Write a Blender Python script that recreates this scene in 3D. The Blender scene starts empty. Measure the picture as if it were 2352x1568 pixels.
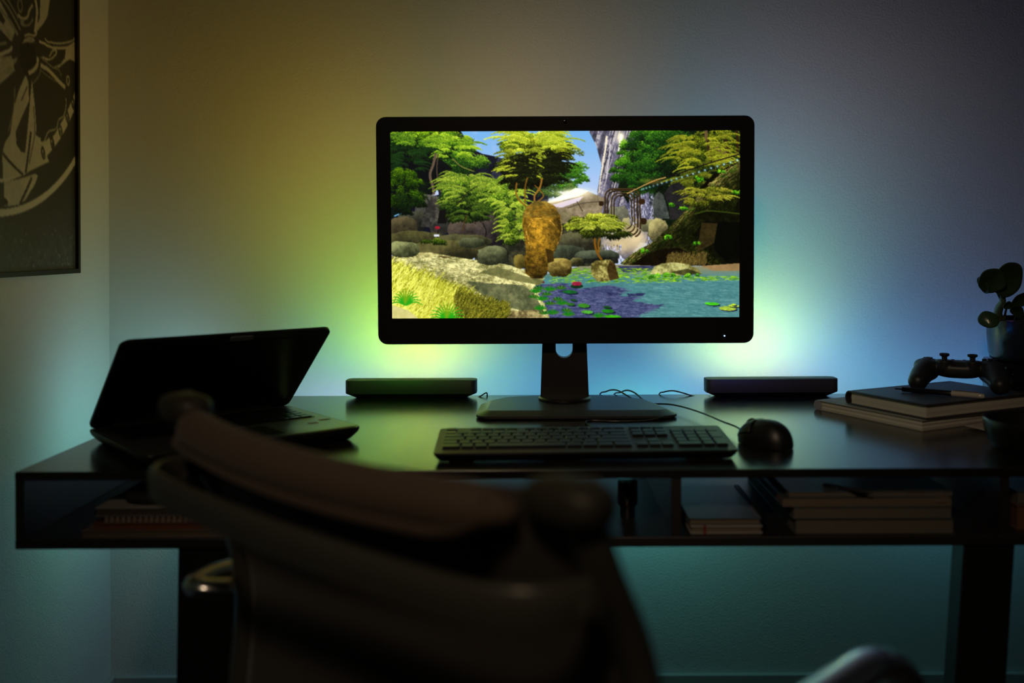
import bpy, bmesh, math, random
import numpy as np
from mathutils import Vector, Matrix

random.seed(7)
rng = np.random.default_rng(11)
SC = bpy.context.scene
COL = SC.collection

# ------------------------------------------------------------------ camera, world, exposure
F, TH = 2219.0, 0.0042          # focal length in pixels of the 2352 wide frame, small roll
CX, CY, CZ = 1250.0, 560.0, 1.0306   # principal point, eye height
cam = bpy.data.cameras.new('camera')
cam.sensor_width = 36
cam.lens = F / 2352 * 36
cam.shift_x = -(CX - 1176) / 2352
cam.shift_y = -(784 - CY) / 2352
cam.clip_start = 0.02
cam.dof.use_dof = True
cam.dof.focus_distance = 1.72
cam.dof.aperture_fstop = 2.5
camo = bpy.data.objects.new('camera', cam)
COL.objects.link(camo)
camo.location = (0, 0, CZ)
camo.rotation_euler = Matrix.Rotation(math.pi / 2, 3, 'X').to_euler()
camo.rotation_euler = (Matrix.Rotation(TH, 3, 'Y') @ Matrix.Rotation(math.pi / 2, 3, 'X')).to_euler()
SC.camera = camo
SC.view_settings.view_transform = 'Standard'
SC.view_settings.look = 'None'
SC.view_settings.gamma = 1
SC.view_settings.exposure = 0
SC.view_settings.use_curve_mapping = False
SC.cycles.use_denoising = True
SC.cycles.max_bounces = 8
wd = bpy.data.worlds.new('world')
SC.world = wd
wd.use_nodes = True
wd.node_tree.nodes['Background'].inputs[0].default_value = (0.6, 0.5, 0.4, 1)
wd.node_tree.nodes['Background'].inputs[1].default_value = 0.0


def area(name, loc, d, size, rgb, size_y=None, spread=180):
    m = max(max(rgb), 1e-6)
    L = bpy.data.lights.new(name, 'AREA')
    L.shape = 'RECTANGLE'
    L.size = size
    L.size_y = size_y or size * .25
    L.energy = m
    L.color = [c / m for c in rgb]
    L.spread = math.radians(spread)
    o = bpy.data.objects.new(name, L)
    COL.objects.link(o)
    o.location = loc
    o.rotation_euler = Vector(d).to_track_quat('-Z', 'Z').to_euler()
    return o


# lamps: strips behind the monitor, two light bars, a strip on the desk's rear edge, dim warm room lamps
LIGHTS = [
    ('monitor_left', (-0.262, 1.645, 0.930), (-0.35, 1.00, 0.50), 0.08, 130, (0.0524, 0.0984, 0.0000)),
    ('monitor_right', (0.333, 1.645, 0.930), (0.35, 1.00, 0.50), 0.08, 130, (0.0000, 0.1289, 0.0904)),
    ('monitor_left', (-0.262, 1.645, 1.030), (-0.35, 1.00, 0.50), 0.08, 130, (0.0000, 0.0091, 0.0000)),
    ('monitor_right', (0.333, 1.645, 1.030), (0.35, 1.00, 0.50), 0.08, 130, (0.0000, 0.0316, 0.0562)),
    ('monitor_left', (-0.262, 1.645, 1.130), (-0.35, 1.00, 0.00), 0.08, 180, (0.0000, 0.0070, 0.0000)),
    ('monitor_right', (0.333, 1.645, 1.130), (0.35, 1.00, 0.00), 0.08, 180, (0.0000, 0.0213, 0.0855)),
    ('monitor_right', (0.333, 1.645, 1.210), (0.35, 1.00, 0.00), 0.08, 180, (0.0000, 0.0000, 0.0494)),
    ('monitor_left', (-0.280, 1.645, 0.930), (-1.00, 0.50, 0.45), 0.08, 130, (0.1067, 0.0798, 0.0000)),
    ('monitor_right', (0.351, 1.645, 0.930), (1.00, 0.50, 0.45), 0.08, 130, (0.0000, 0.0079, 0.0366)),
    ('monitor_left', (-0.280, 1.645, 1.050), (-1.00, 0.50, 0.45), 0.08, 130, (0.0644, 0.0000, 0.0000)),
    ('monitor_right', (0.351, 1.645, 1.050), (1.00, 0.50, 0.45), 0.08, 130, (0.0000, 0.0000, 0.0276)),
    ('monitor_left', (-0.280, 1.645, 1.170), (-1.00, 0.50, 0.45), 0.08, 130, (0.0989, 0.0424, 0.0025)),
    ('monitor_right', (0.351, 1.645, 1.170), (1.00, 0.50, 0.45), 0.08, 130, (0.0848, 0.0157, 0.0000)),
    ('monitor_top', (-0.200, 1.645, 1.225), (0.00, 1.00, 0.35), 0.10, 180, (0.0529, 0.0145, 0.0000)),
    ('monitor_top', (-0.050, 1.645, 1.225), (0.00, 1.00, 0.35), 0.10, 180, (0.1810, 0.1334, 0.0832)),
    ('monitor_top', (0.250, 1.645, 1.225), (0.00, 1.00, 0.35), 0.10, 180, (0.0269, 0.0117, 0.0000)),
    ('monitor_bottom', (-0.250, 1.645, 0.890), (0.00, 1.00, -0.35), 0.08, 180, (0.0000, 0.2109, 0.0000)),
    ('monitor_bottom', (0.320, 1.645, 0.890), (0.00, 1.00, -0.35), 0.08, 180, (0.0000, 0.0073, 0.1393)),
    ('left_bar', (-0.330, 1.803, 0.772), (0.00, 1.00, 0.50), 0.07, 180, (0.0217, 0.0392, 0.0000)),
    ('left_bar', (-0.330, 1.803, 0.772), (0.00, 1.00, 1.50), 0.07, 180, (0.0080, 0.0499, 0.0000)),
    ('left_bar', (-0.330, 1.803, 0.772), (0.00, 1.00, 0.80), 0.07, 110, (0.0000, 0.0559, 0.0000)),
    ('left_bar', (-0.245, 1.803, 0.772), (0.00, 1.00, 0.50), 0.07, 180, (0.0277, 0.0000, 0.0000)),
    ('left_bar', (-0.245, 1.803, 0.772), (0.00, 1.00, 0.80), 0.07, 110, (0.1230, 0.1281, 0.0000)),
    ('left_bar', (-0.160, 1.803, 0.772), (0.00, 1.00, 0.50), 0.07, 180, (0.0000, 0.0165, 0.0000)),
    ('left_bar', (-0.160, 1.803, 0.772), (0.00, 1.00, 1.50), 0.07, 180, (0.0000, 0.0625, 0.0000)),
    ('right_bar', (0.330, 1.803, 0.772), (0.00, 1.00, 0.50), 0.07, 180, (0.0000, 0.0000, 0.0326)),
    ('right_bar', (0.330, 1.803, 0.772), (0.00, 1.00, 0.80), 0.07, 110, (0.0205, 0.0431, 0.0000)),
    ('right_bar', (0.410, 1.803, 0.772), (0.00, 1.00, 0.50), 0.07, 180, (0.0231, 0.0000, 0.0070)),
    ('right_bar', (0.410, 1.803, 0.772), (0.00, 1.00, 0.80), 0.07, 110, (0.1203, 0.1863, 0.0388)),
    ('right_bar', (0.500, 1.803, 0.772), (0.00, 1.00, 0.50), 0.07, 180, (0.0424, 0.0689, 0.0744)),
    ('right_bar', (0.500, 1.803, 0.772), (0.00, 1.00, 0.80), 0.07, 110, (0.0000, 0.0337, 0.0323)),
    ('desk_strip', (-0.450, 1.802, 0.743), (0.00, 1.00, 0.10), 0.13, 180, (0.0018, 0.0611, 0.0555)),
    ('desk_strip', (-0.300, 1.802, 0.743), (0.00, 1.00, 0.10), 0.13, 180, (0.0172, 0.0000, 0.0486)),
    ('desk_strip', (-0.150, 1.802, 0.743), (0.00, 1.00, 0.10), 0.13, 180, (0.0354, 0.1085, 0.1366)),
    ('desk_strip', (0.000, 1.802, 0.743), (0.00, 1.00, 0.10), 0.13, 180, (0.0000, 0.0224, 0.0971)),
    ('desk_strip', (0.150, 1.802, 0.743), (0.00, 1.00, 0.10), 0.13, 180, (0.0000, 0.0000, 0.0345)),
    ('desk_strip', (0.300, 1.802, 0.743), (0.00, 1.00, 0.10), 0.13, 180, (0.0000, 0.0406, 0.0953)),
    ('desk_strip', (0.450, 1.802, 0.743), (0.00, 1.00, 0.10), 0.13, 180, (0.0481, 0.0000, 0.0330)),
    ('desk_strip', (0.600, 1.802, 0.743), (0.00, 1.00, 0.10), 0.13, 180, (0.0029, 0.0683, 0.0947)),
    ('desk_strip', (0.740, 1.802, 0.743), (0.00, 1.00, 0.10), 0.13, 180, (0.0000, 0.0052, 0.0419)),
    ('desk_strip', (0.950, 1.802, 0.743), (0.00, 1.00, 0.10), 0.13, 180, (0.0003, 0.0258, 0.0763)),
    ('desk_strip', (-0.400, 1.802, 0.660), (0.00, 1.00, -0.50), 0.15, 180, (0.1374, 0.1277, 0.2730)),
    ('desk_strip', (0.200, 1.802, 0.660), (0.00, 1.00, -0.50), 0.15, 180, (0.0536, 0.2752, 0.2183)),
    ('desk_strip', (0.500, 1.802, 0.660), (0.00, 1.00, -0.50), 0.15, 180, (0.0086, 0.0217, 0.0000)),
    ('desk_strip', (0.800, 1.802, 0.660), (0.00, 1.00, -0.50), 0.15, 180, (0.0190, 0.0870, 0.0986)),
    ('desk_strip', (-0.655, 1.795, 0.743), (-1.00, 0.50, 0.00), 0.05, 180, (0.0895, 0.1806, 0.2165)),
    ('desk_strip', (-0.655, 1.795, 0.660), (-1.00, 0.40, -0.40), 0.05, 180, (0.0190, 0.1304, 0.0930)),
    ('desk_strip', (-0.200, 1.803, 0.752), (0.00, 0.70, 1.00), 0.13, 180, (0.0249, 0.0167, 0.0000)),
    ('desk_strip', (0.600, 1.803, 0.752), (0.00, 0.70, 1.00), 0.13, 180, (0.0000, 0.0175, 0.0583)),
    ('desk_strip', (0.850, 1.803, 0.752), (0.00, 0.70, 1.00), 0.13, 180, (0.0000, 0.0000, 0.0170)),
]
for n, p, d, s, sp, c in LIGHTS:
    area(n, p, d, s, c, spread=sp)
area('room_lamp', (-.25, -.45, 1.98), (0.38, 1.72, -1.16), .16, (.60, .45, .30), .16, spread=52)


# ------------------------------------------------------------------ helpers
def un(px, py):
    dx, dy = px - CX, py - CY
    return dx - TH * dy, dy + TH * dx


def P(px, py, Y):
    dx, dy = un(px, py)
    return Vector((dx * Y / F, Y, CZ - dy * Y / F))


def D(px, py, z=0.75):
    dx, dy = un(px, py)
    Y = (CZ - z) * F / dy
    return Vector((dx * Y / F, Y, z))


def lin(c):
    c = np.asarray(c, float)
    return np.where(c <= .04045, c / 12.92, ((c + .055) / 1.055) ** 2.4)


def rgb(r, g, b):
    return tuple(float(v) for v in lin([r / 255, g / 255, b / 255]))


class MB:
    def __init__(s):
        s.v = []
        s.f = []

    def add(s, vs, fs):
        n = len(s.v)
        s.v += [tuple(v) for v in vs]
        s.f += [tuple(i + n for i in f) for f in fs]
        return s

    def box(s, lo, hi, m=None):
        x0, y0, z0 = lo
        x1, y1, z1 = hi
        vs = [Vector(v) for v in ((x0, y0, z0), (x1, y0, z0), (x1, y1, z0), (x0, y1, z0), (x0, y0, z1), (x1, y0, z1), (x1, y1, z1), (x0, y1, z1))]
        if m:
            vs = [m @ v for v in vs]
        return s.add(vs, [(0, 3, 2, 1), (4, 5, 6, 7), (0, 1, 5, 4), (1, 2, 6, 5), (2, 3, 7, 6), (3, 0, 4, 7)])

    def loft(s, rings, cap=True, closed=False):
        n = len(rings[0])
        vs = [v for r in rings for v in r]
        fs = []
        m = len(rings)
        for i in range(m if closed else m - 1):
            a, b = i * n, ((i + 1) % m) * n
            for j in range(n):
                k = (j + 1) % n
                fs.append((a + j, a + k, b + k, b + j))
        if cap and not closed:
            fs.append(tuple(range(n))[::-1])
            fs.append(tuple((m - 1) * n + j for j in range(n)))
        return s.add(vs, fs)

    def prism(s, pts, levels):
        """pts outline (x,y); levels list of (z, inset)"""
        c = Vector((sum(p[0] for p in pts) / len(pts), sum(p[1] for p in pts) / len(pts)))
        rings = []
        for z, ins in levels:
            r = []
            for i, p in enumerate(pts):
                a, b = Vector(pts[i - 1]), Vector(pts[(i + 1) % len(pts)])
                t = (b - a)
                nn = Vector((-t.y, t.x))
                if nn.length > 0:
                    nn.normalize()
                q = Vector(p[:2]) + nn * ins
                r.append((q.x, q.y, z))
            rings.append(r)
        return s.loft(rings)

    def tube(s, path, r, n=10, cap=True, closed=False, flat=1.0, up=(0, 0, 1)):
        path = [Vector(p) for p in path]
        rr = r if isinstance(r, (list, tuple)) else [r] * len(path)
        rings = []
        m = len(path)
        for i, p in enumerate(path):
            if closed:
                t = path[(i + 1) % m] - path[i - 1]
            else:
                t = path[min(i + 1, m - 1)] - path[max(i - 1, 0)]
            t.normalize()
            u = Vector(up)
            a = t.cross(u)
            if a.length < 1e-3:
                a = t.cross(Vector((0, 1, 0)))
            a.normalize()
            b = a.cross(t)
            rings.append([p + (a * math.cos(2 * math.pi * k / n) + b * math.sin(2 * math.pi * k / n) * flat) * rr[i] for k in range(n)])
        return s.loft(rings, cap, closed)

    def lathe(s, prof, n=32, c=(0, 0, 0)):
        rings = [[(c[0] + r * math.cos(2 * math.pi * k / n), c[1] + r * math.sin(2 * math.pi * k / n), c[2] + z) for k in range(n)] for r, z in prof]
        return s.loft(rings)

    def ellipsoid(s, c, r, n=20, m=12, mat=None):
        rings = []
        for i in range(1, m):
            a = math.pi * i / m
            ring = []
            for k in range(n):
                b = 2 * math.pi * k / n
                v = Vector((r[0] * math.sin(a) * math.cos(b), r[1] * math.sin(a) * math.sin(b), -r[2] * math.cos(a)))
                if mat:
                    v = mat @ v
                ring.append(v + Vector(c))
            rings.append(ring)
        return s.loft(rings)

    def build(s, name, mat, parent=None, smooth=True, bevel=0, seg=2, angle=40, solid=0, loc=None):
        me = bpy.data.meshes.new(name)
        me.from_pydata(s.v, [], s.f)
        bm = bmesh.new()
        bm.from_mesh(me)
        bmesh.ops.recalc_face_normals(bm, faces=bm.faces)
        bm.to_mesh(me)
        bm.free()
        if smooth:
            me.polygons.foreach_set('use_smooth', [True] * len(me.polygons))
            me.set_sharp_from_angle(angle=math.radians(angle))
        me.materials.append(mat)
        o = bpy.data.objects.new(name, me)
        COL.objects.link(o)
        if parent:
            o.parent = parent
        if loc is not None:
            o.location = loc
        if solid:
            md = o.modifiers.new('solid', 'SOLIDIFY')
            md.thickness = solid
            md.offset = 0
        if bevel:
            md = o.modifiers.new('bevel', 'BEVEL')
            md.width = bevel
            md.segments = seg
            md.limit_method = 'ANGLE'
            md.angle_limit = math.radians(35)
            md.harden_normals = True
        return o


def rrect(x0, y0, x1, y1, r, n=5):
    pts = []
    for cx, cy, a0 in ((x1 - r, y1 - r, 0), (x0 + r, y1 - r, 90), (x0 + r, y0 + r, 180), (x1 - r, y0 + r, 270)):
        for k in range(n + 1):
            a = math.radians(a0 + 90 * k / n)
            pts.append((cx + r * math.cos(a), cy + r * math.sin(a)))
    return pts


def spline(pts, n=8):
    pts = [Vector(p) for p in pts]
    out = []
    q = [pts[0] * 2 - pts[1]] + pts + [pts[-1] * 2 - pts[-2]]
    for i in range(1, len(q) - 2):
        for k in range(n):
            t = k / n
            a, b, c, d = q[i - 1], q[i], q[i + 1], q[i + 2]
            out.append(.5 * ((2 * b) + (c - a) * t + (2 * a - 5 * b + 4 * c - d) * t * t + (3 * b - a - 3 * c + d) * t ** 3))
    out.append(pts[-1])
    return out


def thing(name, label, cat, loc=(0, 0, 0), rotz=0, group=None):
    o = bpy.data.objects.new(name, None)
    COL.objects.link(o)
    o.empty_display_size = .05
    o.location = loc
    o.rotation_euler = (0, 0, rotz)
    return tag(o, label, cat, group)


def tag(o, label, cat, group=None):
    o['label'] = label
    o['category'] = cat
    if group:
        o['group'] = group
    return o


def struct(o):
    o['kind'] = 'structure'
    return o


def mat(name, col, rough=.5, metal=0, spec=.5, ior=1.5, coat=0, bump=None, noise=None, trans=0, sheen=0, alpha=1):
    """bump=(scale, strength, distance, detail); noise=(scale, amount) colour variation"""
    m = bpy.data.materials.new(name)
    m.use_nodes = True
    nt = m.node_tree
    b = nt.nodes['Principled BSDF']
    b.inputs['Base Color'].default_value = (*col, 1)
    b.inputs['Roughness'].default_value = rough
    b.inputs['Metallic'].default_value = metal
    b.inputs['IOR'].default_value = ior
    b.inputs['Specular IOR Level'].default_value = spec
    b.inputs['Coat Weight'].default_value = coat
    b.inputs['Coat Roughness'].default_value = .15
    b.inputs['Transmission Weight'].default_value = trans
    b.inputs['Sheen Weight'].default_value = sheen
    tc = nt.nodes.new('ShaderNodeTexCoord')
    if noise:
        n = nt.nodes.new('ShaderNodeTexNoise')
        n.inputs['Scale'].default_value = noise[0]
        n.inputs['Detail'].default_value = 4
        nt.links.new(tc.outputs['Object'], n.inputs['Vector'])
        mx = nt.nodes.new('ShaderNodeMix')
        mx.data_type = 'RGBA'
        mx.inputs['A'].default_value = (*[c * (1 - noise[1]) for c in col], 1)
        mx.inputs['B'].default_value = (*[min(1, c * (1 + noise[1])) for c in col], 1)
        nt.links.new(n.outputs['Fac'], mx.inputs['Factor'])
        nt.links.new(mx.outputs['Result'], b.inputs['Base Color'])
    if bump:
        n = nt.nodes.new('ShaderNodeTexNoise')
        n.inputs['Scale'].default_value = bump[0]
        n.inputs['Detail'].default_value = bump[3] if len(bump) > 3 else 3
        nt.links.new(tc.outputs['Object'], n.inputs['Vector'])
        bp = nt.nodes.new('ShaderNodeBump')
        bp.inputs['Strength'].default_value = bump[1]
        bp.inputs['Distance'].default_value = bump[2]
        nt.links.new(n.outputs['Fac'], bp.inputs['Height'])
        nt.links.new(bp.outputs['Normal'], b.inputs['Normal'])
    return m


def emis(name, col, strength):
    m = bpy.data.materials.new(name)
    m.use_nodes = True
    nt = m.node_tree
    b = nt.nodes['Principled BSDF']
    b.inputs['Base Color'].default_value = (.6, .6, .6, 1)
    b.inputs['Emission Color'].default_value = (*col, 1)
    b.inputs['Emission Strength'].default_value = strength
    return m


def stripes_mat(name, c1, c2, scale, axis='Z', rough=.8):
    m = bpy.data.materials.new(name)
    m.use_nodes = True
    nt = m.node_tree
    b = nt.nodes['Principled BSDF']
    b.inputs['Roughness'].default_value = rough
    tc = nt.nodes.new('ShaderNodeTexCoord')
    w = nt.nodes.new('ShaderNodeTexWave')
    w.bands_direction = axis
    w.inputs['Scale'].default_value = scale
    w.inputs['Distortion'].default_value = 1.5
    w.inputs['Detail'].default_value = 2
    nt.links.new(tc.outputs['Object'], w.inputs['Vector'])
    r = nt.nodes.new('ShaderNodeMix')
    r.data_type = 'RGBA'
    r.inputs['A'].default_value = (*c1, 1)
    r.inputs['B'].default_value = (*c2, 1)
    nt.links.new(w.outputs['Fac'], r.inputs['Factor'])
    nt.links.new(r.outputs['Result'], b.inputs['Base Color'])
    return m


def wall_mat():
    m = mat('wall_plaster', (.70, .69, .67), .85, spec=.25)
    nt = m.node_tree
    b = nt.nodes['Principled BSDF']
    tc = nt.nodes['Texture Coordinate']
    n1 = nt.nodes.new('ShaderNodeTexNoise')
    n1.inputs['Scale'].default_value = 250
    n1.inputs['Detail'].default_value = 2.5
    n1.inputs['Distortion'].default_value = .7
    n2 = nt.nodes.new('ShaderNodeTexNoise')
    n2.inputs['Scale'].default_value = 60
    n2.inputs['Detail'].default_value = 3
    v = nt.nodes.new('ShaderNodeTexVoronoi')
    v.inputs['Scale'].default_value = 14
    for x in (n1, n2, v):
        nt.links.new(tc.outputs['Object'], x.inputs['Vector'])
    lt = nt.nodes.new('ShaderNodeMath')
    lt.operation = 'LESS_THAN'
    lt.inputs[1].default_value = .022
    nt.links.new(v.outputs['Distance'], lt.inputs[0])
    a = nt.nodes.new('ShaderNodeMath')
    a.operation = 'MULTIPLY_ADD'
    a.inputs[1].default_value = .35
    nt.links.new(n2.outputs['Fac'], a.inputs[0])
    nt.links.new(n1.outputs['Fac'], a.inputs[2])
    s = nt.nodes.new('ShaderNodeMath')
    s.operation = 'SUBTRACT'
    nt.links.new(a.outputs[0], s.inputs[0])
    nt.links.new(lt.outputs[0], s.inputs[1])
    bp = nt.nodes.new('ShaderNodeBump')
    bp.inputs['Strength'].default_value = .5
    bp.inputs['Distance'].default_value = .0020
    nt.links.new(s.outputs[0], bp.inputs['Height'])
    nt.links.new(bp.outputs['Normal'], b.inputs['Normal'])
    return m


def wood_black(name='black_wood', rough=.3):
    m = mat(name, (.012, .010, .009), rough, spec=.6, ior=1.68)
    nt = m.node_tree
    b = nt.nodes['Principled BSDF']
    tc = nt.nodes['Texture Coordinate']
    mp = nt.nodes.new('ShaderNodeMapping')
    mp.inputs['Scale'].default_value = (1, 6, 6)
    nt.links.new(tc.outputs['Object'], mp.inputs['Vector'])
    n = nt.nodes.new('ShaderNodeTexNoise')
    n.inputs['Scale'].default_value = 18
    n.inputs['Detail'].default_value = 6
    nt.links.new(mp.outputs['Vector'], n.inputs['Vector'])
    n2 = nt.nodes.new('ShaderNodeTexNoise')
    n2.inputs['Scale'].default_value = 700
    nt.links.new(tc.outputs['Object'], n2.inputs['Vector'])
    ad = nt.nodes.new('ShaderNodeMath')
    ad.operation = 'MULTIPLY_ADD'
    ad.inputs[1].default_value = 1.2
    nt.links.new(n2.outputs['Fac'], ad.inputs[0])
    nt.links.new(n.outputs['Fac'], ad.inputs[2])
    bp = nt.nodes.new('ShaderNodeBump')
    bp.inputs['Strength'].default_value = .05
    bp.inputs['Distance'].default_value = .00007
    nt.links.new(ad.outputs[0], bp.inputs['Height'])
    nt.links.new(bp.outputs['Normal'], b.inputs['Normal'])
    mr = nt.nodes.new('ShaderNodeMapRange')
    mr.inputs['To Min'].default_value = rough - .015
    mr.inputs['To Max'].default_value = rough + .03
    nt.links.new(n.outputs['Fac'], mr.inputs['Value'])
    nt.links.new(mr.outputs['Result'], b.inputs['Roughness'])
    return m


# ------------------------------------------------------------------ pictures (screen and poster) painted into point colours
def vnoise(h, w, cell, seed=0):
    r = np.random.default_rng(seed)
    gh, gw = int(h / cell) + 3, int(w / cell) + 3
    g = r.random((gh, gw))
    y = np.arange(h) / cell
    x = np.arange(w) / cell
    yi, xi = y.astype(int), x.astype(int)
    fy, fx = (y - yi)[:, None], (x - xi)[None]
    fy, fx = fy * fy * (3 - 2 * fy), fx * fx * (3 - 2 * fx)
    return (g[yi][:, xi] * (1 - fy) * (1 - fx) + g[yi + 1][:, xi] * fy * (1 - fx) + g[yi][:, xi + 1] * (1 - fy) * fx + g[yi + 1][:, xi + 1] * fy * fx)


def fnoise(h, w, cell, seed=0, oct=4):
    o = np.zeros((h, w))
    a = 1
    t = 0
    for k in range(oct):
        o += a * vnoise(h, w, max(cell / 2 ** k, 1), seed + k)
        t += a
        a *= .6
    return o / t


class Canvas:
    def __init__(s, w, h, ox=0, oy=0, bg=(0, 0, 0)):
        s.w, s.h, s.ox, s.oy = w, h, ox, oy
        s.im = np.zeros((h, w, 3)) + np.array(bg) / 255
        s.n1 = fnoise(h, w, 24, 1)
        s.n2 = fnoise(h, w, 7, 9, 3)
        s.n3 = np.random.default_rng(3).random((h, w))

    def mask(s, pts):
        p = np.array(pts, float) - (s.ox, s.oy)
        m = np.zeros((s.h, s.w), bool)
        x0, y0 = np.maximum(np.floor(p.min(0)).astype(int), 0)
        x1, y1 = np.minimum(np.ceil(p.max(0)).astype(int) + 1, (s.w, s.h))
        if x1 <= x0 or y1 <= y0:
            return m
        X, Y = np.meshgrid(np.arange(x0, x1) + .01, np.arange(y0, y1) + .01)
        c = np.zeros(X.shape, bool)
        for i in range(len(p)):
            ax, ay = p[i - 1]
            bx, by = p[i]
            if ay == by:
                continue
            c ^= ((ay > Y) != (by > Y)) & (X < (bx - ax) * (Y - ay) / (by - ay) + ax)
        m[y0:y1, x0:x1] = c
        return m

    def fill(s, m, c1, c2=None, k=1.2, src=None):
        c1 = np.array(c1) / 255
        if c2 is None:
            s.im[m] = c1
            return
        c2 = np.array(c2) / 255
        t = np.clip((((src if src is not None else s.n2) - .5) * .9 + (s.n1 - .5) * 1.1 + (s.n3 - .5) * .4) * k + .5, 0, 1)[m][:, None]
        s.im[m] = c1 * (1 - t) + c2 * t

    def poly(s, pts, c1, c2=None, k=1.2, src=None):
        s.fill(s.mask(pts), c1, c2, k, src)

    def ell(s, cx, cy, rx, ry, c1, c2=None, k=1.2, rot=0, a=1.0):
        X, Y = np.meshgrid(np.arange(s.w) + s.ox - cx, np.arange(s.h) + s.oy - cy)
        cr, sr = math.cos(rot), math.sin(rot)
        m = ((X * cr + Y * sr) / rx) ** 2 + ((-X * sr + Y * cr) / ry) ** 2 < 1
        s.fill(m, c1, c2, k)

    def glow(s, cx, cy, r, c, a=1, ry=None):
        X, Y = np.meshgrid(np.arange(s.w) + s.ox - cx, np.arange(s.h) + s.oy - cy)
        g = np.exp(-((X / r) ** 2 + (Y / (ry or r)) ** 2))[..., None] * a
        s.im = s.im * (1 - g) + np.array(c) / 255 * g

    def strokes(s, x, y, dx, dy, cols, width=1, bend=0):
        """many strokes at once; arrays in picture coordinates"""
        L = int(max(np.hypot(dx, dy).max(), 2)) + 1
        t = np.linspace(0, 1, L)
        for tt in t:
            px = x + dx * tt
            py = y + dy * tt + bend * tt * tt
            for wx in range(width):
                xi = np.round(px - s.ox + wx).astype(int)
                yi = np.round(py - s.oy).astype(int)
                ok = (xi >= 0) & (xi < s.w) & (yi >= 0) & (yi < s.h)
                s.im[yi[ok], xi[ok]] = cols[ok]

    def line(s, pts, w, c, taper=False):
        pts = [np.array(p, float) for p in pts]
        if len(pts) > 2:
            pts = [np.array((v.x, v.y)) for v in spline([(p[0], p[1], 0) for p in pts], 10)]
        poly_l, poly_r = [], []
        for i, p in enumerate(pts):
            t = pts[min(i + 1, len(pts) - 1)] - pts[max(i - 1, 0)]
            n = np.array((-t[1], t[0]))
            n = n / (np.linalg.norm(n) + 1e-9)
            ww = w * (1 - i / len(pts) * .8 if taper else 1) / 2
            poly_l.append(p + n * ww)
            poly_r.append(p - n * ww)
        s.poly(poly_l + poly_r[::-1], c)

    def foliage(s, cx, cy, rx, ry, dark, mid, light, n=None, leaf=6, seed=0, up=.5, droop=2):
        """layered fans of small leaves: flat ragged clumps, lit on top and dark beneath"""
        r = np.random.default_rng(seed + int(cx) * 7 + int(cy))
        n = int((n or int(rx * ry * 1.3)) * 1.25)
        k = max(5, int(rx * ry / 55))
        ca = r.random(k) * 2 * np.pi
        cr = np.sqrt(r.random(k)) * .95
        ccx, ccy = cx + rx * cr * np.cos(ca), cy + ry * cr * np.sin(ca)
        cw = rx * (.16 + .26 * r.random(k))
        chh = np.maximum(3, ry * (.12 + .2 * r.random(k)))
        cb = r.normal(0, .22, k) + (cy - ccy) / ry * up * .45
        order = np.argsort(ccy * .3 - cb * 6 + r.normal(0, 4, k))
        idx = r.integers(0, k, n)
        a = r.random(n) * 2 * np.pi
        q = r.random(n) ** .62
        ox, oy = cw[idx] * q * np.cos(a) * 1.1, chh[idx] * q * np.sin(a)
        oy = oy + np.abs(ox / cw[idx]) ** 2 * chh[idx] * .8          # fans droop towards their tips
        x, y = ccx[idx] + ox, ccy[idx] + oy
        edge = np.abs(ox / cw[idx])
        tone = -oy / chh[idx] * .38 + cb[idx] + edge * .12 + r.normal(0, .26, n)
        rank = np.empty(k)
        rank[order] = np.arange(k)
        o = np.argsort(rank[idx] * .15 * k / 10 + tone * 2 + r.normal(0, 1.0, n))
        x, y, tone = x[o], y[o], tone[o]
        t = np.clip(tone * .85 + .37, 0, 1)
        D_, M_, L_ = np.array(dark) / 255, np.array(mid) / 255, np.array(light) / 255
        c = np.where(t[:, None] < .5, D_ + (M_ - D_) * t[:, None] * 2, M_ + (L_ - M_) * (t[:, None] - .5) * 2)
        c = np.clip(c * (1 + r.normal(0, .14, (n, 1))), 0, 1)
        sg = np.where(x > cx, 1, -1) * np.where(r.random(n) < .2, -1, 1)
        dx = sg * (leaf * (.25 + r.random(n) * .6))
        dy = r.normal(0, .28, n) * leaf
        s.strokes(x, y, dx, dy, c, 1, bend=droop * .6)

    def fronds(s, cx, cy, rx, ry, mid, light, n=40, seed=0, droop=6):
        """long feathery sprays reaching out of a crown"""
        r = np.random.default_rng(seed + int(cx))
        X_, Y_, DX, DY, C_ = [], [], [], [], []
        for k in range(n):
            sg = -1 if r.random() < .5 else 1
            x0 = cx + sg * rx * r.random() * .55
            y0 = cy - ry + 2 * ry * r.random()
            L = rx * (.35 + .5 * r.random()) * (1.1 - abs(y0 - cy) / ry * .4)
            rise = -L * (.05 + .22 * r.random())
            br = .35 + .65 * r.random()
            m = int(L * 1.3)
            for j in range(m):
                t = j / m
                px, py = x0 + sg * L * t, y0 + rise * math.sin(t * 2.2) + droop * t * t
                w = (4.5 * (1 - t) + 1.2)
                for q in (-1, 1):
                    X_.append(px), Y_.append(py), DX.append(sg * w * .9 * r.random()), DY.append(q * w * (.3 + .35 * r.random()) + .6)
                    v = np.clip(br * (1 if q < 0 else .7) + r.normal(0, .18), 0, 1)
                    C_.append(np.array(mid) / 255 * (1 - v) + np.array(light) / 255 * v)
        s.strokes(np.array(X_), np.array(Y_), np.array(DX), np.array(DY), np.array(C_))

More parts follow.
